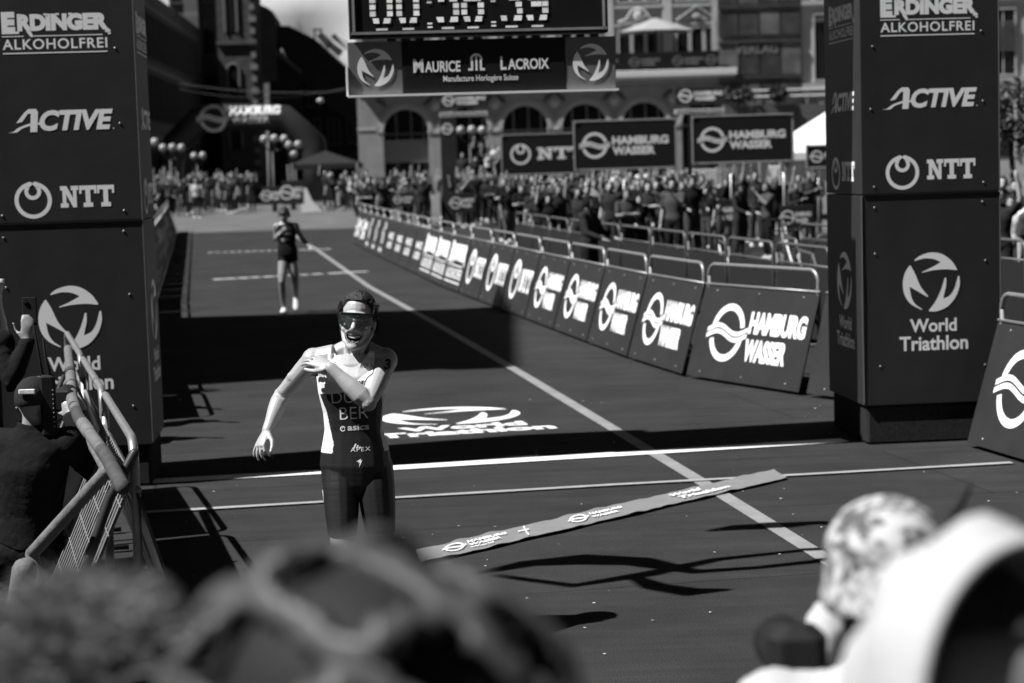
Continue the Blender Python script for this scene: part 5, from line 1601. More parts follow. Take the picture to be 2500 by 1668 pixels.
# printed boards standing across the transition area
for k, (px0, py0, px1, py1, d) in enumerate(((1640, 482, 1720, 540, 50), (1722, 486, 1812, 556, 47), (960, 470, 1010, 505, 66), (1100, 470, 1160, 520, 62), (690, 440, 740, 500, 88), (640, 455, 688, 500, 88), (1905, 500, 1985, 560, 42))):
    a, b = dp(px0, py1, d), dp(px1, py0, d); w, h = b.x - a.x, b.z - a.z
    t = thing('printed_board', '%s small printed board standing among the crowd, counted from the right' % ['third', 'second', 'fifth', 'fourth', 'sixth', 'seventh', 'first'][k], 'board', (a.x, d, max(a.z, rise(d))), R(4), 'small printed boards in the background')
    mb = MB(); mb.bevbox((w / 2, 0, h / 2), (w, .04, h), .006); obj('board', mb, NAVY, t)
    p = Print(); wave_ring(p, w * .22, h * .5, h * .3); p.text('HAMBURG', w * .45, h * .52, w * .5, h * .2, .04); p.text('WASSER', w * .45, h * .25, w * .4, h * .2, .04)
    p.on('lettering', t, (0, -.022, 0), (1, 0, 0), (0, 0, 1), mat('sign_print', .42), .006)
    mb = MB(); mb.tube([(w * .5, .03, h), (w * .5, .4, 0)], .02, 6); obj('prop', mb, STEEL, t)
# bicycles racked inside the transition area
def make_bike():
    t = thing('bicycle', '', 'bicycle', group='racing bicycles in the transition area')
    for x in (-.5, .5):
        mb = MB(); mb.tube([(x + .335 * math.cos(a), 0, .34 + .335 * math.sin(a)) for a in [2 * math.pi * j / 24 for j in range(25)]], .014, 6); w = obj('wheel', mb, RUBBER, t, True)
        mb = MB()
        for j in range(8):
            a = math.pi * j / 8; mb.tube([(x - .32 * math.cos(a), 0, .34 - .32 * math.sin(a)), (x + .32 * math.cos(a), 0, .34 + .32 * math.sin(a))], .003, 4)
        o = obj('spokes', mb, STEEL, w); o['kind'] = 'stuff'
    mb = MB()
    for a, b in (((-.5, 0, .34), (-.06, 0, .30)), ((-.5, 0, .34), (-.18, 0, .82)), ((-.06, 0, .30), (-.18, 0, .84)), ((-.18, 0, .82), (.36, 0, .86)), ((-.06, 0, .30), (.38, 0, .78)), ((.36, 0, .9), (.5, 0, .34))):
        mb.tube([a, b], .02, 6)
    obj('frame', mb, mat('bike_frame', .10, rough=.3, spec=.6), t)
    mb = MB(); mb.tube([(-.18, 0, .82), (-.2, 0, .96)], .014, 6); mb.ell((-.2, 0, .98), (.13, .06, .03), 8); obj('saddle', mb, RUBBER, t, True)
    for s in (-1, 1):
        mb = MB(); mb.tube([(.36, 0, .95), (.38, s * .2, .96), (.46, s * .21, .95), (.5, s * .21, .88), (.44, s * .21, .82)], .014, 6, ends=True); obj('handlebar', mb, RUBBER, t, True)
    mb = MB(); mb.tube([(-.06 + .1 * math.cos(a), .03, .30 + .1 * math.sin(a)) for a in [2 * math.pi * j / 12 for j in range(13)]], .008, 5); obj('chainring', mb, STEEL, t)
    return t
bk = make_bike()
spots = [(4.55, 24.5, 100), (5.1, 26.5, 95), (4.4, 29, 105), (5.6, 31, 80), (4.9, 34, 100), (6.2, 28, 110), (6.4, 36, 85), (3.6, 33, 95), (7.2, 33, 100), (5.6, 40, 90)]
for k, (x, y, a) in enumerate(spots):
    lab = '%s racing bicycle of the transition area, counted from the camera' % (ORD[k])
    if k == 0:
        bk.location = (x, y, 0); bk.rotation_euler.z = R(a); bk['label'] = lab
    else: copy_tree(bk, (x, y, 0), R(a), lab)
# leafy plant and scaffold glimpsed right of the right pillar
tr = thing('street_tree', 'small leafy tree glimpsed right of the right pillar', 'tree', (dp(2470, 500, 40).x, 40, 0))
mb = MB(); mb.tube([(0, 0, 0), (.05, 0, 1.4), (0, .1, 2.6)], [.09, .07, .04], 8); obj('trunk', mb, STONE_D, tr, True)
for c in ((.1, 0, 3.1), (-.5, .2, 2.7), (.6, -.1, 2.6)):
    leaf_blob(tr, 'crown', c, (.7, .6, .6), 380, random.Random(int(c[2] * 10)), mat('mid_leaf', .09, rough=.6, var=.4), .09)

# ================================================================== THE CROWD
rs = random.Random(21)
FIG = []
for arms, cut, cap in ((('down', 'down'), 'short', False), (('clap', 'clap'), 'long', False), (('up', 'down'), 'short', True), (('phone', 'phone'), 'short', False), (('rail', 'rail'), 'long', True), (('fold', 'fold'), 'short', False), (('up', 'up'), 'short', False), (('down', 'phone'), 'shorts', True)):
    m_, c_, r_, h_ = basic_person(stand(arms=arms), .024, hands=False)
    FIG.append([m_, c_, r_, h_, cut, cap, None])
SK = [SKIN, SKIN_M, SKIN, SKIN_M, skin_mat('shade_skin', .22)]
CROWD = []
ARM = ['arms down', 'hands clasped', 'one arm up', 'phone raised', 'leaning hands', 'arms folded', 'both arms up', 'bent arm']
TONE = {'cloth_00': 'black', 'cloth_01': 'black', 'cloth_02': 'dark grey', 'cloth_03': 'grey', 'cloth_04': 'mid grey', 'cloth_05': 'pale grey', 'cloth_06': 'white', 'cloth_07': 'black'}
def spectator(x, y, label, group, fig=None, rz=None, dark=False, z=None, scale=None, hold=None):
    f = FIG[rs.randrange(len(FIG)) if fig is None else fig]
    top = rs.choice(CLOTH[:3] if dark else (CLOTH[0], CLOTH[1], CLOTH[1], CLOTH[2], CLOTH[3], CLOTH[4], CLOTH[5], CLOTH[6], CLOTH[6]))
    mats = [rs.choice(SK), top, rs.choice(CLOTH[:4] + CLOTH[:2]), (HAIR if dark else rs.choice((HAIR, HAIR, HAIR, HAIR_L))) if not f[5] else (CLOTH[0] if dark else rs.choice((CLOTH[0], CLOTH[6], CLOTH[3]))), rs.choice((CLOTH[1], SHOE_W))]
    t, parts = dress('person', label, group, f[0], f[1], f[2], f[3], mats, (x, y, rise(y) if z is None else z), rs.uniform(-.5, .5) if rz is None else rz, f[4], 0, rs.uniform(.88, 1.09) if scale is None else scale, f[5], f[6])
    f[6] = parts
    CROWD.append((t, x / y, TONE[top.name], ARM[FIG.index(f)], f[5]))
    return t
def scatter(n, px0, px1, d0, d1, label, group, dark=False, zadd=0.0, rz=None):
    got = []
    for _ in range(n * 20):
        d = rs.uniform(d0, d1); px = rs.uniform(px0, px1)
        x = (px - 1250) / FPX * d
        if all((x - a) ** 2 + (d - b) ** 2 > .26 for a, b in got):
            got.append((x, d))
            spectator(x, d, label, group, dark=dark and rs.random() < .86, z=rise(d) + zadd, rz=rz)
            if len(got) >= n: break
scatter(62, 385, 640, 90, 106, 'blurred spectator in the crowd under the inflatable arch', 'crowd under the inflatable arch', True)
scatter(8, 775, 872, 90, 95, 'blurred spectator standing below the black event tent', 'crowd below the black tent')
scatter(74, 885, 1225, 68, 92, 'blurred spectator in the crowd in front of the arcade', 'crowd in front of the arcade', True)
scatter(80, 1230, 1690, 52, 78, 'blurred spectator in the crowd behind the raised framed signs', 'crowd behind the framed signs', True)
for i, (px, py, d) in enumerate(((1172, 372, 86), (1190, 380, 86), (1205, 362, 86.5), (1160, 392, 85.5), (1215, 392, 86), (1130, 396, 85))):
    b = dp(px, py, d)
    spectator(b.x, d, 'blurred spectator raised above the crowd beside the three lamp globes', 'people raised on the lamp plinth', z=b.z - 1.45, fig=(6, 2, 6, 0, 3, 0)[i])
pz = dp(1185, 470, 86.3)
t = thing('lamp_plinth', 'dark stone plinth under the raised spectators before the arcade', 'plinth', (pz.x, 86.5, rise(86)))
mb = MB(); mb.bevbox((0, 0, .65), (2.4, 2.0, 1.3), .05); obj('block', mb, STONE_D, t); mb = MB(); mb.bevbox((0, 0, 1.36), (2.6, 2.2, .12), .03); obj('cap_stone', mb, STONE_D, t)
# along the left barriers, leaning over the rail
for i in range(44):
    y = 16.4 + i * 1.25 + rs.uniform(-.3, .3)
    xb = np.interp(y, [17.3, 22, 34.6, 66, 73], [-3.5, -4.5, -6.75, -11.7, -12.8])
    spectator(xb - rs.uniform(.22, .5), y, 'spectator pressed against the left barriers beside the pillar', 'spectators along the left barriers', rz=R(75) + rs.uniform(-.3, .3), dark=rs.random() < .6)
lm_, lc_, lr_, lh_ = basic_person(stand(arms=('out', 'down')), .016)
for k, (y, lab) in enumerate(((23.6, 'spectator stretching an arm over the left barrier towards the runners'), (20.9, 'second spectator reaching over the left barrier, nearer the pillar'))):
    xb = float(np.interp(y, [17.3, 22, 34.6], [-3.5, -4.5, -6.75]))
    if k == 0: t, lp = dress('person', lab, 'spectators along the left barriers', lm_, lc_, lr_, lh_, [SKIN_M, CLOTH[1], CLOTH[0], HAIR, CLOTH[0]], (xb - .25, y, 0), R(80))
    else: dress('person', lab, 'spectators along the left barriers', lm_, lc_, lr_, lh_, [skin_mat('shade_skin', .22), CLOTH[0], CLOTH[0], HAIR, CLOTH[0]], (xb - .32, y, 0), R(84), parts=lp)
# single figures
o1 = gp(567, 530)
spectator(o1.x, 86, 'official in a pale shirt and dark shorts standing alone on the far street', None, fig=7, rz=0.1, scale=1.0)
b = dp(1440, 640, 31)
spectator(b.x, 31, 'person in dark clothes bending by the post of the middle framed sign', None, fig=4, rz=R(60), dark=True, scale=1.0)
for k, (px, d, lab) in enumerate(((1735, 46, 'leftmost helper in dark clothes under the right framed sign'), (1812, 44, 'middle helper in dark clothes under the right framed sign'), (1882, 43, 'rightmost helper in dark clothes under the right framed sign'), (1950, 46, 'helper in dark clothes half behind the right pillar'))):
    spectator((px - 1250) / FPX * d, d, lab, None, fig=(0, 4, 3, 1)[k], rz=(-.8, .9, -1.2, .5)[k], dark=True)
scatter(30, 1260, 1700, 40, 51, 'blurred figure between the framed signs', 'crowd between the sign posts', True)
scatter(22, 1700, 2010, 47, 58, 'blurred figure in the transition area below the white tent', 'figures in the transition area', True)
scatter(7, 2440, 2560, 24, 36, 'blurred spectator glimpsed right of the right pillar', 'spectators right of the right pillar', True)

# unseen people added at the left to shade the corner behind the barriers
for k, (x, y) in enumerate(((-3.15, 9.0), (-3.5, 9.7), (-3.3, 8.2), (-3.9, 10.4), (-3.2, 11.2), (-2.75, 8.3))):
    spectator(x, y, 'unseen spectator in dark clothes, added outside the left edge for shade', 'spectators outside the left edge', rz=R(60), dark=True, fig=(0, 4, 5, 1, 3, 0)[k])
# every spectator gets a label of his own: shirt, gesture, place from the left
AREA = {'crowd under the inflatable arch': 'under the inflatable arch', 'crowd below the black tent': 'below the black tent', 'crowd in front of the arcade': 'before the arcade', 'crowd behind the framed signs': 'behind the framed signs', 'crowd between the sign posts': 'between the sign posts',
        'people raised on the lamp plinth': 'on the lamp plinth', 'spectators along the left barriers': 'along the left barriers', 'figures in the transition area': 'in the transition area', 'spectators right of the right pillar': 'right of the right pillar', 'spectators outside the left edge': 'added unseen outside the left edge'}
seen = {}
for t, u_, tone, arm, cap in sorted(CROWD, key=lambda q: q[1]):
    if t.get('group') in AREA:
        d_ = '%s-shirted spectator%s, %s, %s' % (tone, ' in cap' if cap else '', arm, AREA[t['group']])
        seen[d_] = seen.get(d_, 0) + 1
        t['label'] = d_ + ', ' + (['first'] + ORD[1:])[seen[d_] - 1] + ' from left'

# ================================================================== LEFT FOREGROUND: BARRIERS, PADDING, PHOTOGRAPHERS
lb0 = Vector((-1.58, 8.15, 0)); lbd = Vector((-.262, .965, 0)).normalized()
for k in range(3):
    a = lb0 + lbd * (k * 2.05); b = a + lbd * 2.02
    t = place_barrier(('swoosh', 'wave', 'loop')[k], a, b, ['end barrier at the lower left with open wire back, nearest the camera', 'second barrier at the lower left, below the padded rail', 'third barrier at the lower left, touching the left pillar'][k])
mb = MB()                      # the open wire back of the nearest A-frame
for i in range(23):
    x = .03 + i * .089; mb.tube([(x, .02, 1.02), (x, .46, .06)], .0035, 4)
for j in range(9):
    q = j / 8; mb.tube([(.02, .02 + .44 * q, 1.02 - .96 * q), (2.0, .02 + .44 * q, 1.02 - .96 * q)], .0035, 4)
e = [o for o in bpy.data.objects if o.get('label', '').startswith('end barrier at the lower left')][0]
o = obj('wire_mesh', mb, STEEL, e); o['kind'] = 'stuff'
mb = MB(); mb.tube([(.03, .01, 1.13), (.03, .12, .95), (.03, .48, .03)], .021, 8, ends=True); obj('end_leg', mb, DARKM, e, True)
FOAM = [mat('foam_light', .14, rough=.8, spec=.15, var=.3, scale=14, bump=.2), mat('foam_dark', .06, rough=.8, var=.4, scale=14, bump=.2), mat('foam_mid', .15, rough=.8, var=.4, scale=12, bump=.2)]
def foam(label, pts, r, cuts, k0=0):
    P = subdiv([Vector(p) for p in pts], 6)
    t = thing('foam_tube', label, 'foam padding', P[0])
    n = len(P); L = 0
    ids = [int(c * (n - 1)) for c in cuts]
    for j, (i0, i1) in enumerate(zip(ids, ids[1:])):
        mb = MB(); mb.tube([q - P[0] for q in P[i0:i1 + 1]], r * (1 + .05 * ((j * 7) % 3 - 1)), 12, ends=True)
        obj('foam_sleeve' if j % 2 == 0 else 'tape_wrap', mb, FOAM[(j + k0) % 3], t, True)
def fz(px, py, z): return gp(px, py, z)
foam('grey padded foam tube bending along the left rail up to the swoosh print', [fz(166, 852, 1.16), fz(172, 905, 1.17), fz(176, 975, 1.17), fz(192, 1020, 1.18), fz(225, 1066, 1.18), fz(262, 1118, 1.17), fz(300, 1190, 1.15)], .029, (0, .17, .2, .42, .47, .56, .66, .80, 1), 0)
foam('short second foam tube beside the bending padded rail', [fz(186, 955, 1.09), fz(205, 1010, 1.08), fz(232, 1095, 1.06), fz(262, 1150, 1.05)], .027, (0, .3, .55, .7, 1), 0)
q0, q1 = fz(262, 1150, 1.12), dp(78, 1352, 8.35)
foam('long dark foam tube slanting down to the lower left corner', [q0, q0.lerp(q1, .5), q1, dp(92, 1430, 8.3), dp(98, 1500, 8.3)], .030, (0, .5, 1), 2)
q0 = dp(60, 1392, 7.9)
foam('stubby dark foam end at the lower left edge', [q0, q0 + V3(-.06, .05, -.25)], .055, (0, 1), 2)
# curled cable and bright kit lying behind the wire back
kb_ = thing('kit_bag', 'open kit bag with ribbed pale lid behind the wire back', 'bag', (-2.0, 8.95, 0))
mb = MB(); mb.bevbox((0, 0, .17), (.34, .5, .34), .04); obj('bag_body', mb, CLOTH[1], kb_)
for k in range(2):
    mb = MB(); mb.bevbox((.02, -.1 + k * .22, .36), (.26, .14, .03), .012); obj('lid', mb, CLOTH[6], kb_)
mb = MB(); mb.tube([(.05 + .09 * math.cos(a * .8) + a * .01, -.2 + .09 * math.sin(a * .8), .36 + .02 * math.sin(a * 1.7)) for a in range(22)], .006, 5)
obj('cable', mb, RUBBER, kb_, True)
# leaning white card
cd = thing('card_sheet', 'folded white sheet leaning behind the padded rail', 'sheet', (-2.42, 9.95, 0))
slab(cd, 'sheet', [(-.02, 0.0), (.10, .0), (.24, 1.12), (.20, 1.2)], 0, .012, CLOTH[6])

# crouching photographer
cp = Vector((-2.42, 9.55, 0))
PC = dict(pelvis=(0, .05, .48), chest=(.05, -.02, .88), neck=(.07, -.03, 1.06), head=(.09, -.05, 1.20), yaw=R(160), sha=(-.14, .02, 1.0), shb=(.25, -.05, 1.0), ela=(-.12, .28, .80), wra=(.02, .36, 1.04), elb=(.30, .22, .82), wrb=(.18, .34, 1.08),
          hipa=(-.1, .05, .44), hipb=(.1, .05, .44), kna=(-.16, .45, .46), knb=(.16, .42, .12), ana=(-.14, .42, .09), anb=(.16, -.02, .10), toea=(0, 1, 0), toeb=(0, .3, -.9), hyaw=R(165), htilt=R(-5))
cm_, cc_, cr_, ch_ = basic_person(PC, .012)
crou = thing('person', 'crouching photographer in black with a cap behind the left barrier', 'person', cp)
link('body', cm_, [SKIN_M], crou, True)
top = np.isin(cr_, ['torso', 'uarm', 'farm']); link('jacket', extract(cm_, top, .02, 'jacket', .002), [CLOTH[0]], crou, True)
low = np.isin(cr_, ['hips', 'thigh', 'shin', 'foot']); link('trousers', extract(cm_, low, .014, 'trousers', .004), [CLOTH[0]], crou, True)
hz = cc_[:, 2] - ch_.z; capm = (cr_ == 'head') & (hz > .0)
co = link('cap', extract(cm_, capm, .016, 'cap'), [CLOTH[1]], crou, True)
mb = MB(); mb.ell((.09 - .02, .08, 1.235), (.075, .085, .014), 14); obj('cap_peak', mb, CLOTH[1], co, True)
mb = MB(); mb.bevbox((.085, -.165, 1.27), (.08, .012, .025), .004); obj('cap_strap', mb, CLOTH[6], co)
cmr = thing('photo_camera', 'black camera held up by the crouching photographer', 'camera', cp + V3(.1, .40, 1.16))
mb = MB(); mb.bevbox((0, 0, 0), (.15, .07, .11), .012); obj('camera_body', mb, RUBBER, cmr)
mb = MB(); mb.tube([(0, .03, 0), (0, .10, 0), (0, .105, 0), (0, .24, 0)], [.04, .04, .05, .055], 14); obj('lens', mb, RUBBER, cmr, True)
rd_ = thing('two_way_radio', 'black two-way radio with a tall aerial beside the crouching photographer', 'radio', dp(122, 1060, 9.45) )
mb = MB(); mb.bevbox((0, 0, .14), (.075, .045, .30), .012, R(10)); obj('radio_body', mb, RUBBER, rd_)
mb = MB(); mb.tube([(-.02, 0, .28), (-.035, .0, .40), (-.055, .01, .54)], [.009, .006, .004], 6, ends=True); obj('aerial', mb, RUBBER, rd_, True)
mb = MB(); mb.tube([(.015, 0, .28), (-.0, 0, .36), (-.012, .01, .46)], [.012, .007, .005], 6, ends=True); obj('aerial', mb, RUBBER, rd_, True)
for j in range(9):
    mb = MB(); mb.ell((.03, -.024, .04 + j * .022), (.004, .004, .004), 6); obj('stud', mb, STEEL, rd_)
mb = MB(); mb.tube([(.03, .02, .02), (.05, .03, -.06), (.03, .02, -.14), (.06, .03, -.22), (.02, .0, -.32)], .008, 6); obj('coiled_lead', mb, RUBBER, rd_, True)
# photographer with a raised phone at the left edge
ph = Vector((-2.93, 10.5, 0))
PP = stand(arms=('down', 'phone')); PP['elb'] = (.25, -.08, 1.20); PP['wrb'] = (.34, -.02, 1.42); PP['hdb'] = (.05, .0, 1.0); PP['hnb'] = (.3, -1, .0); PP['head'] = (-.04, -.0, 1.615)
pm_, pc_, pr2_, phd_ = basic_person(PP, .013)
dress('person', 'spectator in dark sleeves holding up a phone at the left edge', None, pm_, pc_, pr2_, phd_, [SKIN_D, CLOTH[0], CLOTH[0], HAIR, CLOTH[0]], ph, 0, 'long')  # darker skin tone stands in for shade on the raised hand
pq = thing('mobile_phone', 'dark mobile phone held up at the left edge before the pillar', 'phone', ph + V3(.35, .0, 1.58))
mb = MB(); mb.bevbox((0, .02, 0), (.08, .012, .155), .005); obj('case', mb, RUBBER, pq)
mb = MB(); mb.ell((-.02, .010, .05), (.014, .006, .014), 8); obj('camera_lens', mb, GLASS, pq)

# ================================================================== HEADS RIGHT IN FRONT OF THE CAMERA
ris = thing('photo_riser', 'low dark platform the nearest photographers stand on', 'platform', (0, 1.7, 0))
mb = MB(); mb.bevbox((0, 0, .17), (2.6, 1.7, .06), .01); obj('deck', mb, mat('deck_ply', .05, rough=.8), ris)
for x in (-1.2, 0, 1.2):
    for y in (-.75, .75):
        mb = MB(); mb.box((x, y, .07), (.08, .08, .14)); obj('leg', mb, DARKM, ris)
def front_person(label, loc, rz, arms, mats, cut, scale, hair=True, hyaw=0.0):
    P = stand(arms=arms); P['hyaw'] = hyaw
    m_, c_, r_, h_ = basic_person(P, .013)
    t, parts = dress('person', label, None, m_, c_, r_, h_, mats, loc, rz, cut, .04, scale)
    return t, m_, c_, r_, h_
# 1: fair, tousled head at the lower left
t1, *_a = front_person('fair tousled head of a photographer, out of focus at the lower left', (-.44, 1.90, .165), R(172), ('phone', 'phone'), [SKIN, CLOTH[2], CLOTH[0], HAIR_L, CLOTH[0]], 'short', .985)
hd1 = Vector((0, -.015, 1.615)); mb = MB(); rs = random.Random(3)
for k in range(2600):
    a = rs.uniform(0, 6.28); e_ = rs.uniform(-.1, 1.0); r0 = .098
    n_ = Vector((math.cos(a) * math.sqrt(1 - e_ * e_) * .82, math.sin(a) * math.sqrt(1 - e_ * e_), e_))
    b = hd1 + V3(0, .005, .025) + n_ * r0 * 1.04
    d1 = Vector((rs.uniform(-1, 1), rs.uniform(-.5, 1), rs.uniform(-.6, .6))).normalized()
    mb.tube([b, b + d1 * .015 + n_ * .016, b + d1 * .045 + n_ * .012], [.0013, .0013, .0006], 3)
o = obj('tousled_strands', mb, mat('grey_hair', .12, rough=.55, spec=.3, var=.5, scale=30), [c for c in t1.children if c.name.startswith('hair')][0]); o['kind'] = 'stuff'
mb = MB(); mb.tube([hd1 + V3(.105 * math.cos(a), .115 * math.sin(a), .075 - .05 * math.sin(a)) for a in [2 * math.pi * j / 28 for j in range(29)]], .013, 8, flat=((0, 0, 1), 1.6)); obj('headband', mb, CLOTH[0], t1, True)
# 2: cyclist's helmet in the middle
t2, *_a = front_person('photographer in a vented cycling helmet, out of focus at the bottom middle', (-.125, 1.56, .23), R(185), ('phone', 'phone'), [SKIN_M, CLOTH[0], CLOTH[0], HAIR, CLOTH[0]], 'long', .995)
hel_ = thing('cycling_helmet', 'grey vented cycling helmet right in front of the camera', 'helmet', (-.125, 1.56, .215 + 1.63 * .995), R(62))
hel_.rotation_euler.x = R(8)
mb = MB(); mb.ell((0, 0, .02), (.122, .142, .128), 22); obj('liner', mb, RUBBER, hel_, True)
HSH = mat('helmet_shell', .06, rough=.45, spec=.3, var=.25, scale=10)
mb = MB(); na, nt = 72, 44
def shell_pt(i, j):
    a = -1.62 + 3.24 * i / na; th = math.pi * (.03 + .94 * j / nt)
    q = 1 + .05 * math.sin(a * 9 + 2 * math.sin(th * 2)) * math.sin(th)
    return V3(math.sin(a) * .150 * math.sin(th) ** .62 * q, -math.cos(th) * .172, math.cos(a) * .160 * math.sin(th) ** .72 * q + .005)
def vent(i, j):                     # long slanted openings between the bands of the shell
    a = -1.62 + 3.24 * i / na; t = j / nt
    if t < .05 or t > .95 or abs(a) > 1.5: return False
    w = abs(math.sin(a * 4.6 + 1.1 * math.sin(t * 5.2 + .5) + .4))
    br = abs(math.sin(t * 10 + a * 1.6 + .4))
    return w > .34 and br > .26
V_ = [shell_pt(i, j) for i in range(na + 1) for j in range(nt + 1)]
F_ = [(i * (nt + 1) + j, (i + 1) * (nt + 1) + j, (i + 1) * (nt + 1) + j + 1, i * (nt + 1) + j + 1) for i in range(na) for j in range(nt) if not vent(i + .5, j + .5)]
mb.add(V_, F_)
so = obj('shell', mb, HSH, hel_, True)
md = so.modifiers.new('thick', 'SOLIDIFY'); md.thickness = .016; md.offset = -1
mb = MB(); mb.tube([V3(.150 * math.cos(a), .170 * math.sin(a), .0 - .01 * math.cos(2 * a)) for a in [2 * math.pi * j / 30 for j in range(31)]], .014, 8); obj('rim', mb, HSH, hel_, True)
for s in (-1, 1):
    mb = MB(); mb.tube([V3(s * .12, .06, 0), V3(s * .095, .02, -.10), V3(s * .05, -.03, -.19)], .007, 6); obj('strap', mb, GREYP, hel_, True)
# 3: white patterned sun hat at the right
FLOR = mat('floral_cloth', .66, rough=.85, spec=.05)
fn, fl2 = FLOR.node_tree.nodes, FLOR.node_tree.links
tc = fn.new('ShaderNodeTexCoord'); nz = fn.new('ShaderNodeTexNoise'); nz.inputs['Scale'].default_value = 26; nz.inputs['Detail'].default_value = 3; nz.inputs['Distortion'].default_value = 1.5
rr = fn.new('ShaderNodeMapRange'); rr.inputs['From Min'].default_value, rr.inputs['From Max'].default_value = .42, .58; rr.inputs['To Min'].default_value, rr.inputs['To Max'].default_value = .50, .10
fl2.new(tc.outputs['Object'], nz.inputs['Vector']); fl2.new(nz.outputs[0], rr.inputs['Value']); fl2.new(rr.outputs[0], fn['Principled BSDF'].inputs['Base Color'])
t3, *_a = front_person('photographer in white shirt with black straps at the lower right', (.60, 3.15, 0), R(178), ('phone', 'phone'), [SKIN, CLOTH[5], CLOTH[0], HAIR, CLOTH[0]], 'long', .985)
hat = thing('sun_hat', 'white sun hat with a blurred floral pattern at the lower right', 'hat', (.60, 3.15, 1.63 * .985))
mb = MB(); mb.ell((0, .01, .045), (.100, .118, .090), 22); obj('crown', mb, FLOR, hat, True)
mb = MB()
n = 30; P0 = [(.098 * math.cos(a), .01 + .116 * math.sin(a), .035) for a in [2 * math.pi * j / n for j in range(n)]]; P1 = [(.108 * math.cos(a), .01 + .135 * math.sin(a), -.034 + .006 * math.sin(3 * a)) for a in [2 * math.pi * j / n for j in range(n)]]
mb.add(P0 + P1 + [(a, b, c - .006) for a, b, c in P1] + [(a, b, c - .006) for a, b, c in P0], [(k * n + j, k * n + (j + 1) % n, (k + 1) * n + (j + 1) % n, (k + 1) * n + j) for k in range(3) for j in range(n)])
obj('brim', mb, FLOR, hat, True)
mb = MB(); mb.tube([V3(.085, .0, .07), V3(.12, .0, .12), V3(.135, .0, .15)], [.008, .007, .004], 6, ends=True); obj('hat_pin', mb, RUBBER, hat, True)
st_ = thing('camera_strap', 'black harness straps crossing the white shirt at the lower right', 'strap', (.60, 3.15, 0))
for s, (pp) in enumerate(([(-.10, -.02, 1.455), (-.115, -.105, 1.40), (-.06, -.135, 1.25), (.02, -.14, 1.1)], [(.10, -.02, 1.455), (.115, -.105, 1.40), (.06, -.135, 1.25), (-.02, -.14, 1.1)])):
    mb = MB(); mb.tube(subdiv([Vector(q) * .985 for q in pp], 3), .016, 6, flat=((0, -1, 0), .35)); obj('strap', mb, RUBBER, st_, True)
cb_ = thing('compact_camera', 'dark camera held at the lower right beside the sun hat', 'camera', (.47, 3.30, 1.42))
mb = MB(); mb.bevbox((0, 0, 0), (.10, .08, .16), .02); obj('housing', mb, RUBBER, cb_)
mb = MB(); mb.tube([(0, .05, 0), (0, .2, 0)], [.045, .05], 12); obj('lens', mb, RUBBER, cb_, True)
# 4: white hood close at the right edge
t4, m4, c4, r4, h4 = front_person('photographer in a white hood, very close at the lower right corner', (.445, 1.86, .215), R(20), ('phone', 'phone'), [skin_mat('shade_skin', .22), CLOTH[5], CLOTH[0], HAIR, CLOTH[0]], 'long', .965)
mb = MB(); rings = []
for k in range(15):
    t_ = k / 14
    ang = R(-20 + 190 * t_)         # from over the brow back and down the neck
    cx_, cy_, cz_ = 0, .02, 1.64
    rings.append((ang))
V_, F_ = [], []
nu, nv = 18, 22
for i in range(nu + 1):
    for j in range(nv + 1):
        u_ = i / nu; v_ = j / nv
        th = R(-100 + 200 * v_)                     # left ear over the top to the right ear
        back = u_                                    # 0 face opening, 1 nape
        rx, rz_ = .135 + .012 * math.sin(u_ * 3), .165
        shrink = math.sqrt(max(0.0, 1 - (max(0, back - .12) / .92) ** 2.2))
        y = -.085 + .235 * back
        w_ = (.010 * math.sin(9 * v_ + 4 * u_) + .007 * math.sin(23 * v_ - 9 * u_) + .005 * math.sin(17 * u_ + 11 * v_)) * min(1, u_ * 2)
        x = math.sin(th) * (rx * shrink + w_) ; z = 1.625 + (math.cos(th) * (rz_ * shrink + w_))
        if abs(th) > R(80): x *= 1 + .25 * (abs(th) - R(80)); z -= .10 * (abs(th) - R(80)) * 2
        V_.append((x, y - .02 * (1 - math.cos(th)) * (1 - u_), z)); 
for i in range(nu):
    for j in range(nv):
        a = i * (nv + 1) + j; F_.append((a, a + 1, a + nv + 2, a + nv + 1))
mb.add(V_, F_)
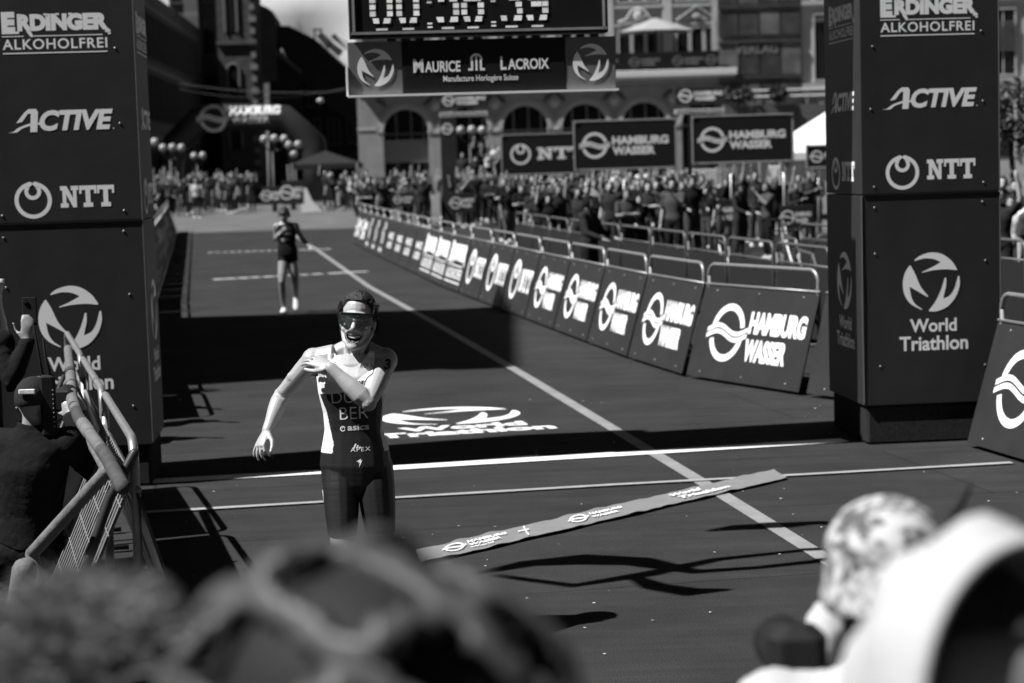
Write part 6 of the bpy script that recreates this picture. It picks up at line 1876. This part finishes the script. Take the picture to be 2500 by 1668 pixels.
ho4 = obj('hood', mb, mat('white_hood', .42, rough=.85, spec=.05, var=.1, scale=5, bump=.3, bscale=9), t4, True)
sd = ho4.modifiers.new('thick', 'SOLIDIFY'); sd.thickness = .008

# ================================================================== SHADOW CASTER (added unseen crane, shaped for the carpet shadows)
cj = thing('shadow_crane', 'unseen crane shape above the picture, added to cast the carpet shadows', 'shadow caster', (4.9, 10.2, 0))
def cjp(px, py, z):                 # the point at height z whose shadow falls at a photo pixel
    g = gp(px, py); k = z / math.tan(SUN_EL)
    return V3(g.x - k * math.cos(SUN_DIR), g.y - k * math.sin(SUN_DIR), z) - cj.location
for nm, pts, rr_ in (('shadow_boom', [(1160, 1402), (1290, 1376), (1420, 1366), (1560, 1371), (1700, 1396), (1850, 1386), (2000, 1370), (2500, 1335)], [.03, .09, .15, .12, .06, .045, .05, .06]),
                     ('shadow_arm', [(1215, 1406), (1400, 1430), (1580, 1402), (1750, 1366), (1950, 1345), (2450, 1322)], [.04, .05, .07, .05, .04, .05]),
                     ('shadow_lump', [(1555, 1412), (1600, 1432), (1690, 1446), (1775, 1440)], [.05, .08, .10, .03]),
                     ('shadow_blob', [(1735, 1296), (1800, 1288), (1900, 1284), (2000, 1276), (2150, 1290)], [.03, .09, .10, .06, .03])):
    mb = MB(); mb.tube([cjp(px, py, 4.2) for px, py in pts], rr_, 10, ends=True, flat=((0, 0, 1), .6)); obj(nm, mb, DARKM, cj, True)  # swelling tubes shaped only after the shadow lumps they throw
B = cjp(2500, 1335, 4.2)
mb = MB(); mb.tube([cjp(2150, 1290, 4.2), cjp(2300, 1345, 4.2)], .03, 6); obj('bracket', mb, DARKM, cj, True)
mb = MB(); mb.tube([B, V3(0, 0, 3.7)], .06, 8); mb.tube([V3(0, 0, 3.75), V3(0, 0, .8)], .09, 8)
obj('column', mb, DARKM, cj, True)
for k in range(3):
    a = R(30 + 120 * k); mb = MB(); mb.tube([(0, 0, .9), (math.cos(a) * .7, math.sin(a) * .7, .02)], .04, 6); obj('leg', mb, DARKM, cj, True)
